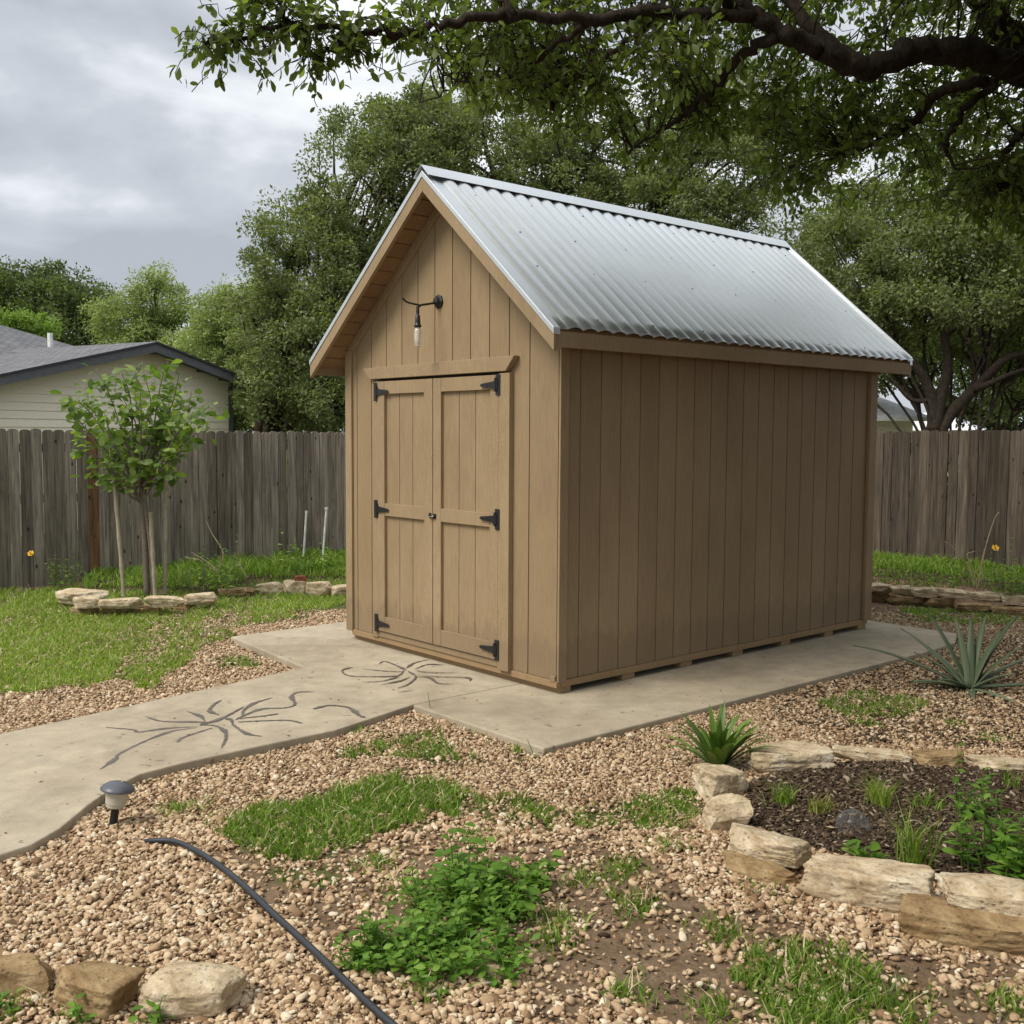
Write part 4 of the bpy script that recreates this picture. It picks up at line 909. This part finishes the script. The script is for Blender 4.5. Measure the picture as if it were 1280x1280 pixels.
# left bed ring
g2 = 'flat stones edging the bed round the sapling'
lb_ = [(78, 122, 758, .13, .5, .9, 'slanting pale stone at the far left end of the sapling bed', .06, 'stone'), (88, 124, 770, .10, .12, 0, 'low stone at the left of the bottom course of the sapling bed', 0, 'stone_brown'),
 (92, 126, 760, .105, .14, 0, 'upper stone at the left front corner of the sapling bed', .085, 'stone'), (124, 175, 769, .09, .12, 0, 'thin shaded stone in the bottom course below the long stone left of the trunk', 0, 'stone_brown'),
 (124, 181, 761, .10, .14, 0, 'long flat stone in the top course left of the sapling trunk', .08, 'stone'), (173, 203, 767, .095, .13, 0, 'small squarish stone in the bottom course in front of the trunk', 0, 'stone_brown'),
 (182, 232, 759, .105, .15, 0, 'long pale stone in the top course right of the sapling trunk', .085, 'stone'), (206, 245, 764, .085, .12, .1, 'thin stone in the bottom course at the right of the sapling bed', 0, 'stone_brown'),
 (230, 272, 756, .11, .16, .15, 'curved pale stone at the right end of the top course of the sapling bed', .06, 'stone')]
for i, (a, b_, y_, h, d_, ro, l_, z0, mt) in enumerate(lb_): stone(a, b_, y_, h, d_, ro, l_, z0=z0, m=mt, seed=i*5+301, group=g2)
g3 = 'flat stones in the grass between the sapling bed and the shed'
for i, (a, b_, y_, h, d_, ro, l_, z0, mt) in enumerate([(272, 322, 746, .09, .2, .2, 'half buried stone under long grass right of the sapling bed', 0, 'stone_brown'), (320, 357, 743, .13, .16, 0, 'flat stone left of the small red rock', 0, 'stone'), (354, 386, 744, .16, .17, .1, 'mottled stone directly under the small red rock', 0, 'stone'),
     (382, 416, 746, .16, .18, 0, 'long cream stone right of the small red rock', 0, 'stone'), (413, 450, 747, .14, .18, 0, 'cream stone running behind the left corner of the shed', 0, 'stone')]): stone(a, b_, y_, h, d_, ro, l_, z0=z0, m=mt, seed=i*5+401, group=g3)
stone(368, 384, 726, .06, .10, 0, 'small dark red rock lying on the stones left of the shed', z0=.145, m='stone_red', seed=450, name='rock')
g4 = 'two courses of flat stone below the right fence'
k = 0
for (a, b_, y_, z0, l_) in [(1078, 1110, 752, .0, 'lower stone nearest the shed corner'), (1112, 1152, 757, 0, 'second lower stone from the shed'), (1154, 1192, 760, 0, 'third lower stone from the shed'), (1194, 1238, 767, 0, 'fourth lower stone from the shed'), (1238, 1290, 771, 0, 'lower stone cut by the right edge'),
                      (1080, 1112, 741, .10, 'upper stone nearest the shed corner'), (1110, 1140, 743, .10, 'second upper stone from the shed'), (1138, 1172, 746, .10, 'third upper stone from the shed'), (1170, 1213, 748, .10, 'fourth upper stone from the shed'), (1212, 1254, 752, .10, 'fifth upper stone from the shed'), (1253, 1300, 757, .10, 'upper stone cut by the right edge')]:
    stone(a, b_, y_, .105 if z0 == 0 else .095, .22, -.05, l_+' in the low stone wall under the right fence', z0=z0, m='stone' if z0 else 'stone_brown', seed=501+k*3, group=g4); k += 1

# ------------------------------------------------------------------ path light, hose, jar
pb = G(141, 1034); L0 = empty('path_light', tuple(pb), label='small black mushroom shaped solar path light leaning beside the concrete path', cat='garden light')
TL = Matrix.Rotation(.13, 4, 'Y') @ Matrix.Rotation(-.05, 4, 'X')
mb = MB(); mb.lathe([(.014, -.03), (.018, .0), (.0165, .085), (.02, .09)], 14, TL); mb.lathe([(.026, -.01), (.022, .012), (.017, .014)], 14, TL); mb.build('post', M['black'], L0, smooth=True)
mb = MB(); mb.lathe([(.034, .088), (.040, .092), (.041, .105), (.044, .107), (.044, .120), (.0445, .122), (.0445, .136), (.046, .138), (.046, .158), (.05, .165)], 24, TL); mb.build('lens', M['lens'], L0, smooth=False)
capm = simple('grey_plastic_cap', (.075, .08, .095), .38, 0, .5, .1)
mb = MB(); mb.lathe([(.060, .160), (.071, .163), (.0705, .168), (.062, .178), (.045, .189), (.022, .196), (.001, .198)], 28, TL); mb.build('cap', capm, L0, smooth=True)
mb = MB(); mb.lathe([(.006, .193), (.006, .199), (.003, .200)], 8, TL @ Matrix.Translation((.014, .004, .0))); mb.build('sensor', M['chrome'], L0)
mb = MB(); hp = spline([np.append(G(x_, y_)[:2], z_) for x_, y_, z_ in ((172, 1050, -.02), (187, 1055, .012), (222, 1062, .03), (262, 1083, .03), (300, 1112, .028), (345, 1155, .028), (385, 1192, .028), (425, 1232, .03), (470, 1275, .028), (520, 1320, .025), (600, 1420, .02))], 8)
mb.tube(hp, .0115, 12); o = mb.build('garden_hose', simple('black_rubber', (.018, .021, .026), .38, 0, .5), smooth=True); tag(o, label='black irrigation hose curving over the gravel at the bottom left', cat='hose')
jc = G(1070, 1040, .03); mb = MB(); mb.lathe([(.072, 0), (.072, .03), (.068, .06), (.055, .085), (.034, .10), (.012, .106)], 28, Matrix.Rotation(-.5, 4, 'Y') @ Matrix.Rotation(.3, 4, 'X'))
m, t, b = mat('clear_plastic', .12); b.inputs['Base Color'].default_value = (.22, .23, .23, 1); b.inputs['Specular IOR Level'].default_value = .8
tr = t.nodes.new('ShaderNodeBsdfTransparent'); lw_ = t.nodes.new('ShaderNodeLayerWeight'); lw_.inputs[0].default_value = .35; ms = t.nodes.new('ShaderNodeMixShader')
t.links.new(ramp(t, lw_.outputs['Facing'], [(0., .04), (.5, .12), (.92, .75)]), ms.inputs[0]); t.links.new(tr.outputs[0], ms.inputs[1]); t.links.new(b.outputs[0], ms.inputs[2]); t.links.new(ms.outputs[0], t.nodes['Material Output'].inputs[0])
o = mb.build('plant_cloche', m, smooth=True); o.location = (jc[0], jc[1], .025); so = o.modifiers.new('s', 'SOLIDIFY'); so.thickness = .003; tag(o, label='clear plastic dome lying on the mulch in the near garden bed', cat='plant cover')

# ------------------------------------------------------------------ plants
def straps(name, label, base, n, ln, wd, matl, seed, cat, up=(.5, 1.3), curl=.5, fold=.25, seg=9, stiff=False, az=None):
    r = np.random.default_rng(seed); root = empty(name, tuple(base), label=label, cat=cat); V = []; Fq = []; o = 0
    for i in range(n):
        a = az[i][0] if az else i*2.4+r.normal(0, .25); el = az[i][1] if az else r.uniform(*up); l_ = (az[i][2] if az else 1)*ln*r.uniform(.85, 1.1); w_ = wd*r.uniform(.8, 1.1); p = np.array([math.cos(a), math.sin(a), 0])*.015; c_ = curl*r.uniform(.5, 1.4)
        for s in range(seg+1):
            t_ = s/seg; e2 = el-c_*t_*t_*2; d = np.array([math.cos(a)*math.cos(e2), math.sin(a)*math.cos(e2), math.sin(e2)]); sd = np.array([-math.sin(a), math.cos(a), 0]); nn = np.cross(sd, d)
            ww = w_*.5*((1-t_)**.8*(.75+.9*t_) if stiff else math.sin(math.pi*(.16+.84*t_)**.8)+.02)
            V += [p-sd*ww-nn*ww*fold, p+nn*0, p+sd*ww-nn*ww*fold]; p = p+d*l_/seg
            if s < seg: b0 = o+s*3; Fq += [(b0, b0+1, b0+4, b0+3), (b0+1, b0+2, b0+5, b0+4)]
        o += 3*(seg+1)
    f = build('leaves', np.array(V), [np.array(Fq)], matl, root, smooth=True)
    if stiff: so = f.modifiers.new('s', 'SOLIDIFY'); so.thickness = .006
    return root
straps('strap_leaf_plant', 'clump of broad green strap leaves beside the back left stone of the near bed', G(897, 962), 40, .33, .046, M['strap'], 3, 'plant', (.6, 1.45), .5)
straps('agave', 'spiky blue green agave in the gravel at the right edge', G(1212, 862), 21, .62, .068, M['agave'], 4, 'agave', stiff=True, curl=.15, fold=.5,
       az=[(2.75, .42, 1.15), (2.1, 1.0, 1.1), (1.7, 1.25, .8), (1.2, 1.2, .85), (.9, 1.05, 1.0), (.5, .9, 1.15), (.2, .5, .95), (-.2, .15, .8), (-.6, -.05, .6), (-1.2, .05, .55), (-1.9, .1, .5), (3.3, .25, .7), (2.5, .75, .95), (1.5, .95, .7), (0, .8, .8), (2.9, .7, .75), (-.9, .6, .5), (3.0, .15, .7), (2.0, .6, .7), (.3, 1.1, .8), (-2.6, .4, .6)])
def tuft(px, py, n, h, matl, label, seed, spread=.025, z=.035, wd=.003):
    r = np.random.default_rng(seed); c = G(px, py, z); p = r.normal(0, spread, (n, 2)); P3 = np.column_stack([p, np.full(n, -.005)]); V, a, b_ = blades(P3, h*r.uniform(.5, 1.1, n), r, wd, .75)
    return tag(build('grass_tuft', V, [a, b_], matl), label=label, cat='grass tuft'), c
for a in ((1098, 1008, 90, .17, 'grass', 'thin tall grass tuft at the back of the near bed behind the clear dome', 1), (1140, 1085, 70, .27, 'grass_dark', 'tallest wispy grass clump in the near bed right of the clear dome', 2, .03),
          (978, 1005, 60, .14, 'grass_dark', 'slim green tuft in the near bed close to its back left stone', 3), (1024, 1016, 120, .08, 'ygrass', 'small yellowish grass tuft left of the clear dome', 4), (1155, 1010, 50, .09, 'grass_dark', 'short grass tuft between the tall clump and the leafy plant', 5, .04), (1262, 985, 24, .14, 'grass_dark', 'upright stalk of grass by the right edge behind the leafy plant', 6)):
    o, c = tuft(a[0], a[1], a[2], a[3], M[a[4]], a[5], a[6]+60, *(a[7:8])); o.location = (c[0], c[1], .035)
def leafy(name, label, base, stems, h, leaf, matl, seed, spread, cat='plant', nl=9, asp=.55, flower=None, lean=.25, poly=None):
    r = np.random.default_rng(seed); root = empty(name, tuple(base), label=label, cat=cat); mb = MB(); P, D, Ln = [], [], []
    for i in range(stems):
        a = r.uniform(0, 6.28); rr = spread*r.uniform(0, 1)**.5; p0 = np.array([math.cos(a)*rr, math.sin(a)*rr, 0])
        if poly is not None: p0[:2] = polysample(poly, 1, r)[0]-np.array(base[:2])+r.normal(0, .02, 2)
        hh = h*r.uniform(.45, 1.1)*(1.5 if r.uniform() < .12 else 1)
        p1 = p0+np.array([math.cos(a)*rr*lean, math.sin(a)*rr*lean, hh])+r.normal(0, .02, 3)*[1, 1, 0]; q = wander(p0, p1, 6, .004, r); mb.tube(q, np.linspace(.0028, .0012, 6), 5, cap=False)
        for k in range(nl):
            t_ = (k+1)/nl; j = min(int(t_*5), 4); pt = q[j]+(q[j+1]-q[j])*(t_*5-j); az = k*2.4+r.normal(0, .4)
            P.append(pt); D.append((math.cos(az), math.sin(az), r.uniform(-.1, .7))); Ln.append(leaf*r.uniform(.6, 1.15)*(1.1-.35*t_))
    P, D, Ln = np.array(P), unit(np.array(D)), np.array(Ln); Nn = unit(np.array([0, 0, 1.])+r.normal(0, .25, P.shape))
    V, Fc = leafmesh(P, D, Nn, Ln, Ln*asp, .10, True); mb.build('stems', M['stembark'] if leaf > .07 else matl, root); build('leaves', V, Fc, matl, root, smooth=True); return root
leafy('leafy_plant', 'bushy bright green leafy plant in the near bed at the right edge', G(1252, 1085, .035), 30, .24, .065, M['weed'], 21, .17)
leafy('leafy_plant', 'taller sprig of the same green leaves behind the bushy plant at the right edge', G(1210, 1020, .035), 7, .20, .055, M['weed'], 22, .06)
leafy('seedling', 'small broad leaved seedling in front of the clear dome in the near bed', G(1080, 1078, .035), 5, .09, .095, M['weed'], 23, .03, nl=4)
# broadleaf weed mound in the foreground
leafy('weed_mound', 'big leafy green weed mound in the foreground gravel beside the hose', G(560, 1185), 170, .135, .044, M['weed'], 24, .29, nl=9, asp=.6, lean=.35, poly=gp((440, 1215), (470, 1185), (520, 1165), (500, 1135), (560, 1120), (640, 1125), (650, 1150), (610, 1170), (655, 1205), (640, 1240), (570, 1225), (530, 1245), (500, 1215)))
leafy('weed_mound', 'taller big leaved weed rising behind the foreground weed mound', G(605, 1125), 48, .15, .062, M['weed'], 25, .20, nl=6, asp=.8)
leafy('weed', 'small leafy weed next to the hose at the left of the foreground weed mound', G(462, 1210), 34, .06, .030, M['weed'], 26, .07, nl=6)
leafy('weed', 'leafy sprout in front of the brown pointed stone at the bottom left', G(108, 1278), 3, .05, .05, M['weed'], 27, .02, nl=4)
leafy('weed', 'leafy sprout in front of the whitish rounded boulder at the bottom left', G(195, 1279), 4, .055, .05, M['weed'], 28, .02, nl=4)
leafy('weed', 'leafy sprout at the left edge in front of the ochre stone', G(8, 1262), 4, .06, .05, M['weed'], 29, .03, nl=4)
for i, (x_, y_, h, l_) in enumerate([(540, 887, .09, 'weed stalk at the slab joint corner'), (612, 930, .12, 'tall thin weed stalk on the front edge of the slab'), (668, 942, .11, 'thin weed stalk near the front tip of the slab'), (575, 905, .06, 'short weed sprig on the front edge of the slab left of the tall stalk'), (318, 818, .08, 'thin weed stalk at the left edge of the slab')]):
    leafy('weed_stalk', l_, G(x_, y_+6), 1, h, .014, M['grass_dark'], 40+i, .012, nl=10, asp=.35)
def flower(root, at_, R=.03):
    mb = MB()
    c = Matrix.Translation(at_) @ Matrix.Rotation(.9, 4, 'X')
    for ring, (n_p, el, ln) in enumerate(((6, .25, 1.25), (5, .8, 1.0), (3, 1.25, .7))):
        for k in range(n_p):
            a = 2*math.pi*k/n_p+ring*.5; d = Vector((math.cos(a)*math.cos(el), math.sin(a)*math.cos(el), math.sin(el))); sd = Vector((-math.sin(a), math.cos(a), 0)); L1 = R*ln
            mb.add([c @ v for v in (Vector((0, 0, 0)), d*L1*.55+sd*L1*.42, d*L1+sd*L1*.18+Vector((0, 0, L1*.12)), d*L1-sd*L1*.18+Vector((0, 0, L1*.12)), d*L1*.55-sd*L1*.42)], [(0, 1, 2, 3, 4)])
    mb.build('flower', M['yellow'], root, smooth=True)
rb = leafy('rose_bush', 'small rose bush with a yellow bloom at the foot of the left fence', G(76, 739), 16, .38, .055, M['grass_dark'], 31, .16, cat='shrub', nl=9); flower(rb, (-.28, -.05, .40), .028)
MB_ = MB(); MB_.tube([(-.05, 0, .1), (-.2, -.03, .33), (-.3, -.05, .39)], .004, 5); MB_.build('stems', M['stembark'], rb)
leafy('shrub', 'low broad leaved weed behind the stone wall between the shed and the yellow bloom', G(1160, 737, .12), 34, .22, .06, M['grass_dark'], 36, .30, cat='shrub', nl=7)
leafy('shrub', 'low leafy shrub on the bed wall at the right edge under the fence', G(1270, 752, .1), 30, .38, .075, M['grass_dark'], 32, .2, cat='shrub', nl=9)
leafy('shrub', 'weedy green shrub at the foot of the right fence next to the shed', G(1102, 732, .1), 16, .30, .06, M['grass_dark'], 33, .2, cat='shrub', nl=8)
leafy('shrub', 'green weedy growth at the foot of the left fence beside the pale rods', G(385, 712, .1), 30, .32, .065, M['grass_dark'], 34, .32, cat='shrub', nl=8)
leafy('shrub', 'weedy green clump in the bed right of the sapling', G(262, 734, .1), 30, .34, .075, M['grass_dark'], 35, .3, cat='shrub', nl=8)
fl = empty('flowering_stalks', tuple(G(1222, 738, .12)), label='dry arching stalks with one yellow bloom under the right fence', cat='plant')
mb = MB()
for a, h, c in ((-.28, .50, -.1), (-.12, .40, .1), (.05, .44, .02), (.14, .8, .06)): mb.tube(spline([(0, 0, 0), (a*.4, 0, h*.5), (a, 0, h*.9), (a+c*.8, 0, h)], 5), [.006-.0002*i for i in range(16)], 5)
mb.build('stems', M['straw'], fl); flower(fl, (.16, 0, .43), .03)
mb = MB(); bs = G(268, 722, .1)
for pts in ([(0, 0, 0), (.1, 0, .25), (-.02, 0, .48), (-.08, 0, .62)], [(.1, 0, 0), (-.05, 0, .15), (-.25, 0, .28)], [(.35, 0, 0), (.25, 0, .2), (.22, 0, .28)], [(.2, 0, .0), (.0, 0, .08), (-.15, -.05, .2), (-.3, -.05, .22)]): s_ = spline(pts, 5); mb.tube(s_, np.linspace(.011, .004, len(s_)), 6)
o = mb.build('dead_branch', M['straw']); o.location = tuple(bs); tag(o, label='bare dry twigs sticking up by the left fence between sapling and shed', cat='branch')
for i, (x0, y0, x1, y1) in enumerate(((379, 704, 383, 641), (403, 706, 408, 637))):
    a = G(x0, y0, .05); b_ = A(x1, y1, a[1]); mb = MB(); mb.tube([(0, 0, 0), tuple(b_-a)], .014, 10); mb.tube([tuple(b_-a), tuple(b_-a+[0, 0, .025])], .022 if i else .017, 10)
    o = mb.build('garden_rod', M['white_rod'], smooth=False); o.location = tuple(a); tag(o, label=('shorter left pale rod standing in the grass before the left fence', 'taller right pale rod nearest the shed standing in the grass')[i], cat='rod', group='pale rods stuck in the grass by the left fence')
# ------------------------------------------------------------------ sapling and stakes
sb = G(184, 742, .05); r = np.random.default_rng(77); sap = empty('sapling', tuple(sb), label='young broadleaf sapling tied among stakes in the stone edged bed', cat='tree'); Ys = sb[1]
wood = MB(); q0 = lambda p: np.array(p)-sb
main = spline([sb-[0, 0, .05], A(181, 680, Ys), A(178, 640, Ys), A(176, 610, Ys)], 6); wood.tube([q0(p) for p in main], np.linspace(.032, .022, len(main)), 10)
m2 = spline([sb+[.06, .02, -.05], A(189, 690, Ys), A(184, 650, Ys), A(180, 618, Ys)], 6); wood.tube([q0(p) for p in m2], np.linspace(.026, .02, len(m2)), 10)
tips = [(105, 500), (95, 515), (120, 475), (150, 475), (150, 505), (178, 465), (210, 465), (225, 475), (240, 500), (262, 520), (255, 545), (235, 560), (120, 590), (100, 580), (105, 555), (150, 600), (175, 500), (195, 520), (200, 560), (150, 560), (205, 605), (130, 530), (225, 525), (180, 480), (85, 511), (170, 590), (140, 575), (215, 500), (245, 530), (190, 540), (160, 530), (120, 605), (210, 580)]
P, D, Ln = [], [], []
for k, (x_, y_) in enumerate(tips):
    e_p = A(x_, y_-14, Ys+r.uniform(-.55, .55)); s0 = main[-1] if k % 3 else main[-5]; bp = spline([s0, s0+(e_p-s0)*.35+[0, 0, -.08*(y_ > 520)+.05], s0+(e_p-s0)*.75+r.normal(0, .04, 3), e_p], 5)
    wood.tube([q0(p) for p in bp], np.linspace(.012, .003, len(bp)), 6)
    for j in range(r.integers(14, 56)):
        t_ = int(r.uniform(.25, 1)**.6*(len(bp)-1)); P.append(bp[t_]+r.normal(0, .062, 3)*[1.2, 1.2, .8]); D.append((r.normal(0, 1), r.normal(0, 1), r.uniform(-.8, .35))); Ln.append(.108*r.uniform(.6, 1.25))
P, D, Ln = np.array(P), unit(np.array(D)), np.array(Ln); V, Fc = leafmesh(P, D, unit(r.normal(0, .5, P.shape)+[0, 0, .8]), Ln, Ln*.62, .1, True)
wood.build('trunk', M['stembark'], sap, smooth=True); build('crown', V-sb, Fc, M['sapling'], sap, smooth=True)
for i, (x0, y0, x1, y1, l_) in enumerate(((155, 745, 143, 600, 'leaning bamboo stake left of the sapling trunk'), (206, 742, 207, 588, 'upright bamboo stake right of the sapling trunk'), (194, 744, 188, 640, 'short pale stake set close against the sapling trunk'))):
    a = G(x0, y0, .04); b_ = A(x1, y1, a[1]+.02); pts = [a+(b_-a)*t_ for t_ in np.linspace(0, 1, 13)]; mb = MB(); mb.tube([tuple(p-a) for p in pts], [.019 if k % 3 else .023 for k in range(13)], 10)
    o = mb.build('stake', M['stake']); o.location = tuple(a); tag(o, label=l_, cat='stake', group='stakes round the sapling')
